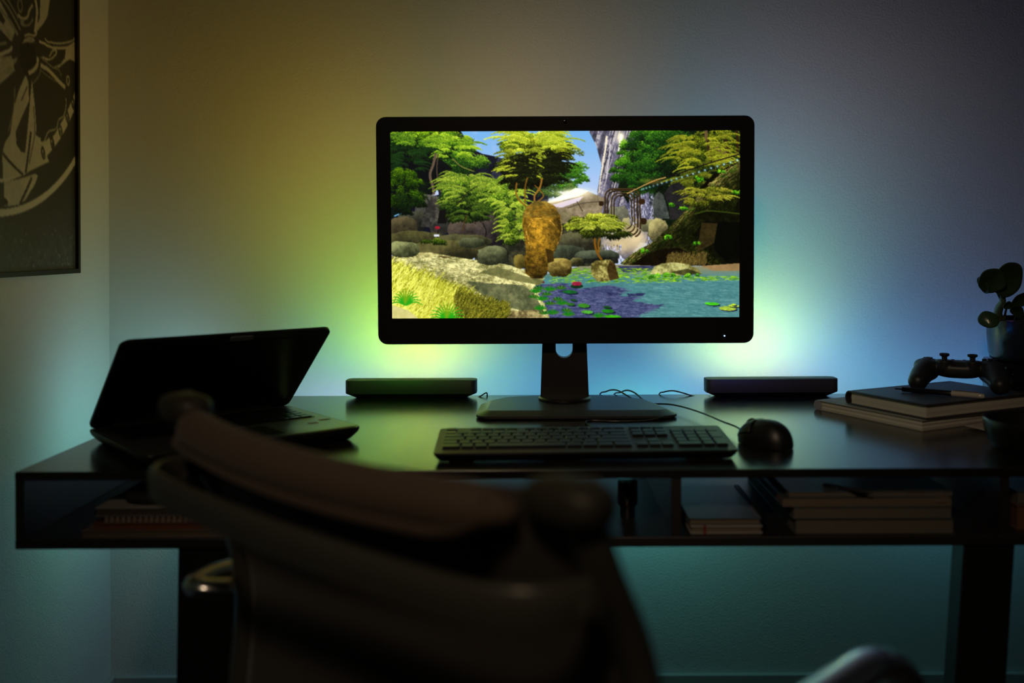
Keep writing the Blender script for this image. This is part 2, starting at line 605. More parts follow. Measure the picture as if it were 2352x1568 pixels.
    def ring(s, p, w, c, split):
        """ring through three points"""
        (ax, ay), (bx, by), (cx, cy) = p
        d = 2 * (ax * (by - cy) + bx * (cy - ay) + cx * (ay - by))
        ux = ((ax * ax + ay * ay) * (by - cy) + (bx * bx + by * by) * (cy - ay) + (cx * cx + cy * cy) * (ay - by)) / d
        uy = ((ax * ax + ay * ay) * (cx - bx) + (bx * bx + by * by) * (ax - cx) + (cx * cx + cy * cy) * (bx - ax)) / d
        R = math.hypot(ax - ux, ay - uy)
        Y, X = np.mgrid[0:s.h, 0:s.w]
        dd = np.hypot(X - ux, Y - uy)
        low = Y >= split
        s.im[(abs(dd - R) < w / 2) & low] = np.array(c) / 255
        rx = math.sqrt(max(R * R - (split - uy) ** 2, 1))
        s.im[(abs(np.hypot(X - ux, Y - split) - rx) < w / 2) & ~low] = np.array(c) / 255
        return ux, uy, R

    def rock(s, cx, cy, rx, ry, dark, light, seed=0, top=.35):
        r = np.random.default_rng(seed + int(cx))
        k = 22
        a = np.linspace(0, 2 * np.pi, k, endpoint=False)
        rad = 1 + r.normal(0, .05, k)
        pts = [(cx + rx * rad[i] * np.sign(np.cos(t)) * abs(np.cos(t)) ** .75, cy + ry * rad[i] * np.sign(np.sin(t)) * abs(np.sin(t)) ** .8) for i, t in enumerate(a)]
        m = s.mask(pts)
        Y, X = np.mgrid[0:s.h, 0:s.w]
        t = .5 - (Y + s.oy - cy) / ry * .5 - (X + s.ox - cx) / rx * .22 + (s.n2 - .5) * .55 + (s.n1 - .5) * .7 + (s.n3 - .5) * .32 + top - .35
        t = np.clip(t, 0, 1)[m][:, None]
        s.im[m] = np.array(dark) / 255 * (1 - t) + np.array(light) / 255 * t

    def blur(s, n=1):
        for _ in range(n):
            p = np.pad(s.im, ((1, 1), (1, 1), (0, 0)), 'edge')
            v = p[:-2] * .25 + p[1:-1] * .5 + p[2:] * .25
            s.im = v[:, :-2] * .25 + v[:, 1:-1] * .5 + v[:, 2:] * .25


def picture(name, canvas, o, ux, uz, parent, emission=None, rough=.5, coat=0):
    """a flat sheet whose points carry the picture colours; o = top-left corner, ux/uz = full edge vectors"""
    h, w = canvas.im.shape[:2]
    o, ux, uz = Vector(o), Vector(ux), Vector(uz)
    jj, ii = np.meshgrid(np.arange(w) / (w - 1), np.arange(h) / (h - 1))
    co = np.array(o)[None, None] + jj[..., None] * np.array(ux) + ii[..., None] * np.array(uz)
    me = bpy.data.meshes.new(name)
    nv = w * h
    nf = (w - 1) * (h - 1)
    me.vertices.add(nv)
    me.vertices.foreach_set('co', co.reshape(-1).astype(np.float32))
    a = (np.arange(h - 1)[:, None] * w + np.arange(w - 1)[None]).reshape(-1)
    q = np.stack([a, a + w, a + w + 1, a + 1], 1).reshape(-1).astype(np.int32)
    me.loops.add(nf * 4)
    me.loops.foreach_set('vertex_index', q)
    me.polygons.add(nf)
    me.polygons.foreach_set('loop_start', (np.arange(nf) * 4).astype(np.int32))
    me.update(calc_edges=True)
    at = me.color_attributes.new('picture', 'FLOAT_COLOR', 'POINT')
    c = np.ones((nv, 4), np.float32)
    c[:, :3] = lin(np.clip(canvas.im, 0, 1)).reshape(-1, 3)
    at.data.foreach_set('color', c.reshape(-1))
    m = bpy.data.materials.new(name)
    m.use_nodes = True
    nt = m.node_tree
    b = nt.nodes['Principled BSDF']
    at = nt.nodes.new('ShaderNodeAttribute')
    at.attribute_name = 'picture'
    if emission:
        b.inputs['Base Color'].default_value = (.005, .005, .005, 1)
        b.inputs['Roughness'].default_value = .35
        nt.links.new(at.outputs['Color'], b.inputs['Emission Color'])
        b.inputs['Emission Strength'].default_value = emission
    else:
        nt.links.new(at.outputs['Color'], b.inputs['Base Color'])
        b.inputs['Roughness'].default_value = rough
        b.inputs['Coat Weight'].default_value = coat
    me.materials.append(m)
    ob = bpy.data.objects.new(name, me)
    COL.objects.link(ob)
    ob.parent = parent
    return ob


# ------------------------------------------------------------------ the room
M_wall = wall_mat()
M_base = mat('painted_skirting', (.42, .42, .41), .55, bump=(40, .1, .001))
M_floor = mat('floor_boards', (.06, .035, .02), .45, noise=(6, .4), bump=(25, .2, .001))
M_ceil = mat('ceiling_paint', (.6, .6, .58), .9)
WY, LX = 1.96, -.883
XR, YF, ZC = 2.6, -2.6, 2.6


def slab(name, lo, hi, m):
    return struct(MB().box(lo, hi).build(name, m, smooth=False))


slab('wall_back', (LX - .1, WY, 0), (XR + .1, WY + .1, ZC), M_wall)
slab('wall_left', (LX - .1, YF, 0), (LX, WY, ZC), M_wall)
slab('wall_right', (XR, YF, 0), (XR + .1, WY, ZC), M_wall)
slab('wall_front', (LX - .1, YF - .1, 0), (XR + .1, YF, ZC), M_wall)
slab('floor', (LX - .1, YF - .1, -.1), (XR + .1, WY + .1, 0), M_floor)
slab('ceiling', (LX - .1, YF - .1, ZC), (XR + .1, WY + .1, ZC + .1), M_ceil)
mb = MB().prism([(LX + .012, WY - .013), (XR, WY - .013), (XR, WY), (LX + .012, WY)], [(0, 0), (.157, 0), (.161, -.0)])
struct(mb.build('baseboard_back', M_base, bevel=.003))
mb = MB().box((LX, YF, 0), (LX + .013, WY, .161))
struct(mb.build('baseboard_left', M_base, bevel=.003))

# ------------------------------------------------------------------ poster of a car wheel on the left wall
PX = LX + .011                   # print plane
Y0p, Y1p, Z0p, Z1p = 1.10, 1.797, .988, 2.02
DEN = 620
wc, hc = int((Y1p - Y0p) * DEN), int((Z1p - Z0p) * DEN)


def tp(px, py):
    """photo pixel on the print plane -> canvas pixel"""
    dx, dy = un(px, py)
    Y = PX * F / dx
    Z = CZ - dy * Y / F
    return ((Y - Y0p) * DEN, (Z1p - Z) * DEN)


def T(*p):
    return [tp(*q) for q in p]


def poster_picture():
    c = Canvas(wc, hc, bg=(58, 56, 52))
    Y, X = np.mgrid[0:hc, 0:wc]
    zz = Z1p - Y / DEN
    g = np.clip((1.13 - zz) / .1, 0, 1)[..., None]
    c.im = c.im * (1 - g) + np.array((78, 78, 74)) / 255 * g * (.8 + .4 * c.n2[..., None])
    n = 500
    r = np.random.default_rng(4)
    xs, zs = r.random(n) * wc, 1.0 + r.random(n) ** 2 * .07
    v = r.random((n, 1)) ** 4 * .5 + .34
    c.strokes(xs, (Z1p - zs) * DEN, np.zeros(n), np.ones(n), np.repeat(v, 3, 1))
    W_ = (206, 200, 178)
    G_ = (150, 146, 130)
    K_ = (54, 50, 45)
    hx, hy = tp(62, 125)
    # unseen half of the wheel: plain spokes
    for a in (150, 205, 250):
        t = math.radians(a)
        d, nn = np.array((math.cos(t), -math.sin(t))), np.array((math.sin(t), math.cos(t)))
        h0 = np.array((hx, hy))
        rim = .2 * DEN
        if a < 240:
            c.poly([h0 + d * 30 + nn * 8, h0 + d * rim + nn * 22, h0 + d * rim - nn * 22, h0 + d * 30 - nn * 8], W_, G_)
            c.poly([h0 + d * 50 + nn * 3, h0 + d * rim * .88 + nn * 12, h0 + d * rim * .88 - nn * 10, h0 + d * 50 - nn * 3], K_)
    # outer bright tyre line and inner rim line
    c.ring(T((12, 484), (108, 442), (174, 360)), 7.5, W_, hy)
    c.ring(T((6, 410), (110, 346), (172, 235)), 4, W_, hy)
    # reflection in the lip
    c.poly(T((8, 413), (40, 408), (80, 395), (86, 400), (80, 418), (58, 455), (40, 467), (14, 470), (8, 468)), W_, (182, 176, 156))
    c.line(T((72, 404), (62, 428), (45, 464)), 3.4, K_)
    c.poly(T((4, 448), (12, 452), (24, 466), (4, 467)), K_)
    c.line(T((14, 450), (20, 458), (18, 466)), 3, W_)
    # lower spoke
    c.poly(T((4, 350), (10, 325), (22, 305), (33, 235), (42, 205), (58, 168), (64, 185), (66, 228), (48, 268), (35, 300), (37, 327), (47, 345), (57, 347), (63, 285), (71, 190), (78, 245), (82, 308), (93, 313), (92, 325), (100, 324), (112, 312), (118, 335), (106, 352), (112, 368), (70, 388), (52, 400), (6, 406)), W_, (188, 182, 160))
    c.line(T((5, 348), (25, 372), (52, 398)), 3, K_)
    c.line(T((62, 195), (48, 228)), 1.5, K_)
    c.line(T((70, 300), (64, 350), (58, 393)), 3.4, K_)
    c.line(T((76, 240), (79, 300), (66, 372)), 2, (110, 104, 92))
    c.line(T((33, 195), (30, 250), (18, 300)), 1.6, G_)
    c.line(T((72, 185), (78, 240), (82, 300)), 1.8, W_)
    # hub
    c.ell(*tp(63, 126), 16, 22, (42, 39, 36))
    c.line(T((86, 128), (84, 147), (74, 160), (64, 165)), 4.5, W_)
    c.poly(T((48, 98), (55, 86), (66, 81), (77, 84), (80, 92), (70, 96), (60, 94)), W_, G_)
    c.line(T((55, 80), (66, 76), (78, 79), (84, 72)), 2.5, W_)
    # right spoke
    c.line(T((88, 92), (100, 97), (118, 106), (150, 107), (166, 99), (179, 88)), 3, W_)
    c.line(T((102, 85), (110, 93), (135, 97), (160, 93), (170, 86), (177, 72)), 2, W_)
    c.poly(T((150, 108), (166, 103), (179, 95), (179, 145), (168, 138), (158, 134), (148, 141), (135, 152), (122, 151), (138, 144), (148, 130)), W_, (190, 184, 164))
    c.line(T((112, 128), (120, 114), (130, 114), (122, 128), (110, 134), (96, 128)), 2.2, W_)
    c.line(T((92, 128), (104, 138), (118, 150), (134, 158), (140, 172)), 1.8, G_)
    c.line(T((92, 147), (108, 156), (122, 170), (136, 186), (149, 198)), 5, W_)
    c.line(T((90, 156), (108, 171), (130, 186)), 1.4, G_)
    c.line(T((93, 156), (88, 172), (74, 188), (72, 180)), 1.6, G_)
    c.ell(*tp(155, 182), 4, 6, W_)
    c.ell(*tp(155, 182), 2, 4, K_)
    # upper spokes
    c.poly(T((92, -20), (116, -20), (108, 35), (100, 50), (85, 68), (80, 74), (83, 55), (90, 40)), W_, (190, 184, 164))
    c.line(T((78, -15), (84, 20), (82, 50), (79, 72)), 4.5, W_)
    c.line(T((74, 8), (66, 22), (62, 36), (50, 40), (40, 30)), 3, W_)
    c.ell(*tp(45, 10), 5, 8, G_)
    c.ell(*tp(45, 10), 3, 5, K_)
    c.ell(*tp(50, 48), 4, 4, G_)
    c.line(T((75, 40), (66, 54), (52, 56)), 2.4, G_)
    c.line(T((-20, -5), (5, 25), (25, 50), (40, 78)), 4, G_)
    c.line(T((-5, -15), (15, 10), (30, 35), (46, 66)), 3, G_)
    c.line(T((10, -15), (25, 10), (42, 40)), 2.5, G_)
    c.poly(T((-30, 142), (0, 134), (20, 136), (40, 128), (36, 140), (18, 160), (0, 172), (-30, 178)), W_, G_)
    c.line(T((-20, 132), (5, 120), (22, 112), (27, 104)), 4, W_)
    c.line(T((-10, 100), (14, 95)), 3, G_)
    # chain of bolt heads along the rim
    c.line(T((92, 352), (112, 334), (131, 310), (148, 280), (162, 250), (173, 222), (180, 200)), 11, W_)
    for q in ((98, 348), (119, 325), (138, 298), (154, 267), (167, 235)):
        x, y = tp(*q)
        c.ell(x, y, 4.2, 7.2, K_, rot=-.3)
        c.ell(x, y, 3.0, 5.6, G_, K_, rot=-.3)
        c.ell(x - 1, y - 2, 1.2, 1.6, W_)
    c.line(T((88, 322), (100, 322), (110, 300), (128, 292), (134, 272), (146, 262), (151, 236), (150, 222)), 1.6, W_)
    c.blur(1)
    return c


t = thing('framed_poster', 'framed black and white poster of a chrome car wheel on left wall', 'poster', (LX, (Y0p + Y1p) / 2, Z0p))
oy, oz = (Y0p + Y1p) / 2, Z0p
M_frame = mat('black_frame', (.012, .010, .008), .5)
fw = .008
mb = MB()
a0, a1, b0, b1 = Y0p - oy, Y1p - oy, 0, Z1p - oz
mb.box((0, a0 - fw, b0 - fw), (.017, a0, b1 + fw)).box((0, a1, b0 - fw), (.017, a1 + fw, b1 + fw)).box((0, a0, b0 - fw), (.017, a1, b0)).box((0, a0, b1), (.017, a1, b1 + fw))
mb.build('frame', M_frame, t, smooth=False)
MB().box((0.001, a0, b0), (.009, a1, b1)).build('backing_board', M_frame, t, smooth=False)
picture('print', poster_picture(), (.011, a0, b1), (0, a1 - a0, 0), (0, 0, -(b1 - b0)), t, rough=.45)


# ------------------------------------------------------------------ the landscape shown on the screen
def screen_picture():
    c = Canvas(802, 432, 898, 300, bg=(16, 20, 24))
    Y, X = np.mgrid[0:c.h, 0:c.w]
    X = X + 898
    Y = Y + 300
    # sky with soft cloud
    t = np.clip((Y - 300) / 150, 0, 1)[..., None]
    c.im = np.array((132, 180, 222)) / 255 * (1 - t) + np.array((184, 198, 224)) / 255 * t
    cl = np.clip((c.n1 - .5) * 3, 0, 1)[..., None] * .55 * (X < 1180)[..., None]
    c.im = c.im * (1 - cl) + np.array((200, 200, 220)) / 255 * cl
    # far dark ridge
    c.poly([(880, 300), (1060, 300), (1085, 340), (1110, 352), (1140, 358), (1165, 366), (1200, 372), (1260, 420), (1260, 560), (880, 560)], (22, 24, 44), (38, 40, 62))
    c.poly([(1145, 360), (1200, 372), (1200, 480), (1150, 540), (1120, 420)], (46, 48, 66), (74, 76, 96), 2)
    # pale gaps low between the rocks
    c.poly([(975, 425), (1005, 425), (1008, 445), (985, 450)], (190, 200, 225))
    c.poly([(1018, 515), (1052, 490), (1060, 520), (1040, 535)], (196, 192, 208))
    c.poly([(1090, 470), (1400, 480), (1400, 610), (1090, 620)], (40, 42, 34), (96, 96, 72), 1.2)
    # tall cliff
    cliff = [(1353, 300), (1470, 300), (1500, 420), (1490, 560), (1376, 540), (1372, 440), (1382, 380), (1370, 335)]
    c.poly(cliff, (86, 84, 104), (150, 146, 162), 1.6, fnoise(c.h, c.w, 12, 77))
    m = c.mask(cliff)
    st = vnoise(c.h, c.w, 6, 55)
    sx = (X * 1.0 + (Y - 300) * .28).astype(int)
    col = np.random.default_rng(8).random(4000)[np.clip(sx // 3, 0, 3999)]
    mm = m & (col > .72) & (c.n2 > .45)
    c.im[mm] = c.im[mm] * .4 + np.array((222, 214, 206)) / 255 * .6
    mm = m & (col < .3)
    c.im[mm] *= .72
    c.line([(1394, 312), (1390, 345), (1384, 380), (1378, 420), (1375, 445)], 5, (232, 222, 200), True)
    c.line([(1402, 330), (1398, 370), (1392, 410)], 3, (205, 200, 205))
    c.glow(1426, 316, 9, (255, 246, 214), 1, 15)
    c.line([(1427, 308), (1424, 330), (1420, 348)], 7, (255, 248, 225), True)
    c.poly([(1455, 300), (1466, 300), (1463, 320), (1458, 318)], (226, 214, 186))
    # right wood
    c.poly([(1466, 300), (1720, 300), (1720, 560), (1500, 560), (1462, 500), (1420, 430), (1440, 360)], (10, 26, 14), (30, 50, 26))
    c.foliage(1455, 345, 34, 26, (26, 60, 16), (74, 128, 28), (150, 196, 56), 2600, 4, 1, droop=1)
    c.foliage(1500, 330, 60, 42, (14, 48, 20), (44, 96, 28), (110, 160, 46), 5200, 4, 2, droop=1)
    c.foliage(1440, 390, 34, 30, (20, 56, 18), (58, 112, 28), (126, 176, 46), 2600, 4, 3, droop=1)
    c.foliage(1490, 400, 60, 36, (12, 40, 16), (36, 84, 26), (92, 140, 40), 4200, 4, 4, droop=1)
    c.foliage(1470, 430, 40, 22, (10, 36, 16), (36, 78, 26), (84, 128, 36), 2000, 4, 5, droop=1)
    c.foliage(1560, 345, 50, 50, (8, 26, 14), (24, 66, 22), (70, 118, 34), 4000, 4, 6, droop=1)
    c.foliage(1560, 410, 70, 34, (6, 18, 12), (18, 44, 20), (50, 86, 30), 3600, 4, 8, droop=1)
    c.foliage(1640, 340, 62, 44, (20, 30, 8), (96, 110, 24), (178, 178, 56), 6000, 7, 7, droop=5)
    c.foliage(1590, 375, 40, 34, (14, 24, 8), (66, 84, 20), (150, 154, 48), 2600, 7, 9, droop=5)
    c.foliage(1610, 420, 46, 22, (16, 24, 8), (70, 84, 22), (140, 140, 44), 1800, 6, 17, droop=4)
    c.foliage(1680, 330, 26, 36, (14, 26, 8), (60, 80, 20), (130, 140, 40), 1500, 5, 19, droop=3)
    c.line([(1621, 300), (1622, 318), (1634, 334), (1652, 345), (1668, 352)], 7, (120, 100, 70))
    c.line([(1626, 320), (1628, 345), (1632, 366), (1655, 372)], 7, (70, 52, 34))
    c.line([(1663, 310), (1668, 335), (1676, 360)], 9, (58, 44, 30))
    c.line([(1691, 300), (1694, 330), (1692, 355)], 6, (64, 44, 24))
    c.fronds(1610, 350, 90, 40, (70, 80, 16), (196, 196, 66), 60, 11, 14)
    c.fronds(1600, 415, 60, 20, (50, 60, 16), (150, 156, 50), 26, 12, 10)
    # standing stones right
    c.poly([(1488, 505), (1493, 470), (1505, 447), (1513, 440), (1523, 447), (1532, 475), (1538, 502)], (66, 72, 70), (112, 116, 108))
    c.poly([(1524, 445), (1540, 424), (1560, 418), (1582, 440), (1590, 500), (1540, 505), (1534, 470)], (38, 38, 40), (62, 60, 60))
    # left wood
    c.poly([(898, 300), (1060, 300), (1000, 440), (898, 500)], (10, 20, 24), (20, 40, 26))
    c.foliage(935, 345, 60, 46, (8, 28, 18), (24, 62, 26), (64, 104, 36), 6000, 5, 11, droop=1)
    c.foliage(960, 312, 64, 20, (20, 50, 14), (116, 156, 30), (188, 214, 56), 2600, 4, 12, droop=1)
    c.foliage(1030, 330, 56, 34, (20, 54, 20), (104, 148, 32), (196, 218, 66), 4600, 5, 13, droop=1)
    c.foliage(1065, 370, 48, 26, (18, 48, 24), (84, 128, 34), (170, 200, 66), 3000, 6, 14, droop=3)
    c.foliage(1010, 375, 70, 26, (10, 34, 18), (34, 76, 26), (96, 140, 40), 3600, 6, 15, droop=3)
    c.foliage(1050, 312, 34, 16, (60, 100, 24), (150, 186, 44), (206, 222, 90), 1300, 4, 16, droop=1)
    c.poly([(912, 352), (990, 345), (1040, 385), (1010, 420), (905, 400)], (8, 12, 28), (14, 28, 24))
    c.foliage(960, 352, 60, 14, (10, 34, 16), (26, 60, 22), (70, 100, 34), 1600, 6, 18, droop=3)
    c.fronds(1040, 335, 60, 24, (70, 110, 26), (206, 228, 74), 34, 1, 8)
    c.fronds(960, 318, 60, 14, (40, 80, 24), (176, 206, 60), 26, 2, 5)
    c.fronds(940, 360, 60, 26, (14, 40, 22), (46, 86, 34), 30, 3, 8)
    c.line([(1002, 350), (996, 375), (988, 400), (994, 425), (997, 445)], 6, (116, 100, 84))
    c.line([(1007, 352), (1004, 385), (1006, 410), (1012, 440)], 3, (90, 78, 66))
    c.line([(1040, 362), (1060, 380), (1090, 392)], 2, (150, 140, 80))
    # rocks of the left bank
    c.rock(985, 478, 34, 34, (44, 46, 46), (120, 120, 108))
    c.rock(950, 505, 40, 22, (36, 38, 34), (96, 96, 80))
    c.rock(1012, 500, 30, 40, (52, 52, 50), (126, 122, 108))
    c.rock(925, 520, 34, 24, (46, 44, 34), (120, 110, 80))
    c.poly([(990, 450), (1020, 462), (1038, 480), (1020, 500), (1000, 500), (985, 520), (965, 520), (975, 480)], (58, 58, 56), (118, 112, 100), 1.6)
    c.poly([(1010, 475), (1036, 478), (1024, 512), (1004, 512)], (26, 26, 28))
    c.rock(1080, 530, 52, 32, (40, 36, 36), (116, 104, 92))
    c.rock(1130, 530, 40, 40, (38, 34, 40), (104, 94, 86))
    c.line([(1108, 510), (1116, 530), (1112, 552)], 2, (24, 22, 26))
    c.line([(905, 494), (922, 487), (940, 483)], 2.5, (130, 190, 226))
    c.rock(955, 550, 70, 22, (42, 42, 30), (106, 104, 66))
    c.rock(1060, 555, 66, 20, (46, 48, 34), (112, 110, 76))
    c.rock(1030, 572, 90, 22, (50, 50, 32), (122, 116, 74))
    c.foliage(1010, 553, 40, 6, (20, 34, 10), (60, 84, 20), (120, 140, 40), 500, 4, 21)
    c.line([(1004, 545), (1006, 527)], 2, (50, 30, 30))
    c.ell(1004, 521, 6, 4, (180, 50, 70), (120, 30, 50))
    c.ell(1002, 539, 7, 3, (214, 218, 226))
    # middle trees
    c.foliage(930, 430, 42, 44, (12, 32, 10), (60, 96, 16), (120, 150, 26), 5200, 5, 22)
    c.foliage(935, 465, 36, 24, (6, 20, 12), (16, 40, 16), (50, 80, 24), 1800, 5, 23)
    c.foliage(1068, 425, 58, 26, (24, 50, 20), (92, 130, 34), (176, 196, 70), 3600, 7, 24, droop=4)
    c.foliage(1090, 455, 70, 30, (18, 40, 18), (70, 104, 30), (160, 180, 60), 4600, 7, 25, droop=4)
    c.foliage(1070, 480, 54, 26, (6, 18, 10), (34, 58, 20), (110, 136, 44), 2600, 7, 26, droop=4)
    c.foliage(1050, 500, 26, 14, (8, 18, 10), (40, 60, 20), (90, 110, 36), 700, 6, 27, droop=4)
    c.fronds(1075, 430, 75, 34, (60, 90, 30), (196, 210, 84), 60, 4, 10)
    c.fronds(1080, 475, 60, 24, (20, 40, 16), (120, 146, 52), 36, 5, 10)
    c.line([(1062, 530), (1066, 510), (1072, 492)], 2.5, (92, 72, 40))
    c.line([(1050, 470), (1072, 442), (1098, 425)], 1.6, (50, 40, 24))
    c.foliage(1160, 440, 40, 40, (30, 56, 20), (110, 150, 36), (190, 210, 76), 2400, 7, 28, droop=3)
    c.foliage(1180, 480, 38, 50, (24, 44, 20), (90, 124, 36), (170, 190, 70), 3200, 7, 29, droop=3)
    c.foliage(1170, 530, 32, 26, (20, 34, 12), (90, 116, 30), (180, 196, 70), 1500, 6, 30, droop=3)
    c.foliage(1300, 400, 48, 34, (30, 66, 26), (76, 130, 36), (150, 196, 64), 3600, 5, 31, droop=1)
    c.foliage(1270, 425, 44, 26, (40, 60, 34), (76, 104, 50), (130, 160, 70), 1800, 5, 32, droop=1)
    c.fronds(1165, 450, 50, 40, (90, 120, 36), (206, 220, 90), 40, 6, 9)
    c.fronds(1180, 510, 44, 40, (70, 96, 30), (200, 212, 88), 40, 7, 9)
    # big centre tree
    c.foliage(1230, 322, 72, 26, (50, 70, 12), (150, 172, 32), (220, 226, 84), 4600, 6, 33, droop=2)
    c.foliage(1250, 350, 66, 36, (16, 24, 6), (84, 100, 18), (196, 200, 60), 5200, 6, 34, droop=2)
    c.foliage(1200, 370, 52, 36, (16, 24, 8), (96, 112, 24), (190, 200, 60), 3800, 6, 35, droop=2)
    c.foliage(1225, 390, 72, 36, (6, 10, 4), (26, 38, 10), (96, 106, 30), 7000, 6, 36, droop=2)
    c.foliage(1185, 410, 40, 22, (8, 12, 6), (34, 44, 14), (110, 120, 36), 1600, 6, 37, droop=2)
    c.fronds(1225, 325, 88, 26, (110, 130, 24), (232, 238, 96), 46, 8, 8)
    c.fronds(1195, 372, 60, 34, (60, 76, 16), (210, 216, 74), 34, 9, 8)
    c.fronds(1240, 385, 70, 34, (6, 10, 4), (44, 56, 16), 60, 10, 8)
    c.line([(1187, 418), (1185, 440), (1192, 458), (1206, 470), (1214, 478)], 3.4, (150, 112, 44))
    c.line([(1212, 406), (1206, 430), (1206, 466)], 3, (140, 104, 40))
    c.line([(1245, 408), (1240, 430), (1228, 448), (1228, 462)], 4, (164, 124, 52))
    c.line([(1228, 424), (1240, 436), (1248, 448), (1240, 458), (1228, 464)], 2.6, (150, 112, 44))
    # pale structure with sun glint
    c.poly([(1250, 466), (1322, 432), (1352, 440), (1388, 454), (1384, 475), (1378, 496), (1300, 500), (1262, 480)], (128, 116, 92), (176, 162, 138))
    c.poly([(1252, 466), (1322, 431), (1352, 438), (1330, 450), (1290, 460)], (255, 250, 226))
    c.poly([(1262, 472), (1300, 460), (1340, 450), (1330, 462), (1290, 476)], (214, 204, 214))
    c.poly([(1280, 485), (1300, 482), (1330, 500), (1320, 515), (1286, 512)], (120, 112, 86), (160, 150, 120))
    c.line([(1304, 477), (1340, 466), (1386, 462)], 2, (92, 84, 70))
    c.line([(1325, 462), (1338, 485)], 2, (88, 78, 64))
    c.glow(1318, 443, 34, (255, 246, 214), .8, 10)
    c.glow(1270, 462, 24, (255, 240, 200), .6, 6)
    # waterfall mist and cascades
    c.poly([(1378, 500), (1490, 440), (1500, 520), (1440, 600), (1380, 560)], (84, 84, 110), (156, 154, 170), 2)
    c.rock(1420, 500, 24, 28, (86, 84, 76), (150, 150, 128))
    c.rock(1448, 520, 20, 22, (96, 90, 70), (182, 176, 130))
    c.glow(1425, 560, 46, (206, 190, 150), .95, 26)
    c.glow(1462, 545, 26, (226, 208, 168), .9, 30)
    for (x, y, w, h) in ((1455, 475, 9, 40), (1485, 480, 16, 36), (1500, 555, 14, 16), (1405, 580, 22, 18)):
        r = np.random.default_rng(int(x))
        n = w * h // 2
        v = r.random((n, 1)) * .7 + .25
        c.strokes(x + (r.random(n) - .5) * 2 * w, y + (r.random(n) - .5) * 2 * h, r.normal(0, 1, n), 3 + r.random(n) * 4, np.hstack([v, v, np.minimum(v * 1.12, 1)]))
    # shore rocks behind the pond
    c.rock(1330, 555, 50, 26, (46, 46, 36), (118, 116, 86))
    c.rock(1300, 580, 44, 18, (40, 44, 36), (104, 112, 88))
    c.rock(1370, 588, 50, 14, (44, 50, 42), (112, 120, 98))
    c.rock(1500, 520, 32, 16, (70, 70, 58), (170, 168, 124))
    c.rock(1512, 530, 22, 28, (80, 76, 54), (190, 182, 130))
    c.poly([(1340, 595), (1420, 590), (1420, 606), (1340, 606)], (28, 30, 26), (60, 62, 50))
    # dark ring gate
    def gate(x0, x1, y0, y1, w, col):
        rr_ = 17
        q = [(x0, y1 - 20), (x0, y0 + rr_)]
        q += [(x0 + rr_ - rr_ * math.cos(t_), y0 + rr_ - rr_ * math.sin(t_)) for t_ in np.linspace(.1, 1.57, 6)]
        q += [(x1 - rr_ + rr_ * math.sin(t_), y0 + rr_ - rr_ * math.cos(t_)) for t_ in np.linspace(0, 1.5, 6)]
        q += [(x1 + 1, (y0 + y1) / 2), (x1 + 2, y1 - rr_)]
        q += [(x1 + 2 - rr_ + rr_ * math.cos(t_), y1 - rr_ + rr_ * math.sin(t_)) for t_ in np.linspace(.1, 1.3, 5)]
        c.line(q, w, col)
        c.line([(a_ - w * .25, b_ - w * .25) for a_, b_ in q], max(w * .3, 1), (132, 108, 62))
    gate(1410, 1450, 448, 526, 3, (40, 32, 20))
    gate(1404, 1456, 443, 534, 3.4, (58, 46, 26))
    gate(1396, 1463, 438, 540, 4, (34, 27, 18))
    gate(1390, 1469, 434, 544, 4, (50, 40, 24))
    c.ell(1381, 467, 6, 6, (60, 44, 24))
    c.ell(1474, 463, 8, 7, (70, 48, 26))
    c.ell(1478, 508, 8, 8, (60, 44, 26))
    # fallen mossy trunk and the dark hollow
    c.poly([(1600, 440), (1640, 400), (1700, 370), (1720, 370), (1720, 640), (1640, 640), (1580, 560)], (8, 10, 5), (30, 30, 12))
    log = [(1424, 606), (1450, 585), (1500, 556), (1540, 520), (1580, 478), (1620, 430), (1660, 395), (1700, 372), (1704, 440), (1680, 492), (1620, 505), (1590, 540), (1615, 570), (1660, 610), (1652, 622), (1635, 612), (1596, 588), (1560, 570), (1520, 572), (1480, 588), (1446, 612)]
    c.poly(log, (26, 32, 8), (92, 88, 38), 1.6)
    m = c.mask(log)
    r = np.random.default_rng(61)
    n = 9000
    x, y = 1424 + r.random(n) * 278, 370 + r.random(n) * 245
    ok = m[np.clip(y - 300, 0, 431).astype(int), np.clip(x - 898, 0, 801).astype(int)]
    x, y = x[ok], y[ok]
    up = (606 - (x - 1424) * .86) - y      # distance above the trunk's top line
    lit = np.clip(.75 + up / 46 + r.normal(0, .25, len(x)), 0, 1)[:, None]
    cc = np.array((24, 30, 6)) / 255 * (1 - lit) + np.array((190, 176, 108)) / 255 * lit
    g = (r.random(len(x)) < .12)[:, None]
    cc = np.where(g, np.array((96, 150, 30)) / 255 * (.4 + lit * .6), cc)
    c.strokes(x, y, 5 + r.random(len(x)) * 3, -4 - r.random(len(x)) * 3, cc)
    c.poly([(1592, 495), (1620, 486), (1700, 490), (1700, 512), (1640, 508), (1600, 505)], (12, 14, 4), (40, 44, 14))
    c.line([(1596, 492), (1630, 485), (1700, 492)], 3, (70, 84, 26))
    c.poly([(1612, 512), (1648, 514), (1640, 560), (1600, 580)], (54, 46, 22), (86, 74, 40))
    c.poly([(1650, 512), (1702, 512), (1702, 596), (1668, 600), (1640, 575)], (4, 6, 4), (10, 14, 8))
    c.poly([(1446, 612), (1480, 588), (1520, 572), (1560, 570), (1600, 590), (1620, 612)], (18, 12, 4), (34, 26, 10))
    n = 700
    x = 1530 + r.random(n) * 90
    c.strokes(x, 612 - r.random(n) * 20, 3 + r.random(n) * 4, -8 - r.random(n) * 8, np.array((150, 132, 70)) / 255 * (.4 + .6 * r.random((n, 1))))
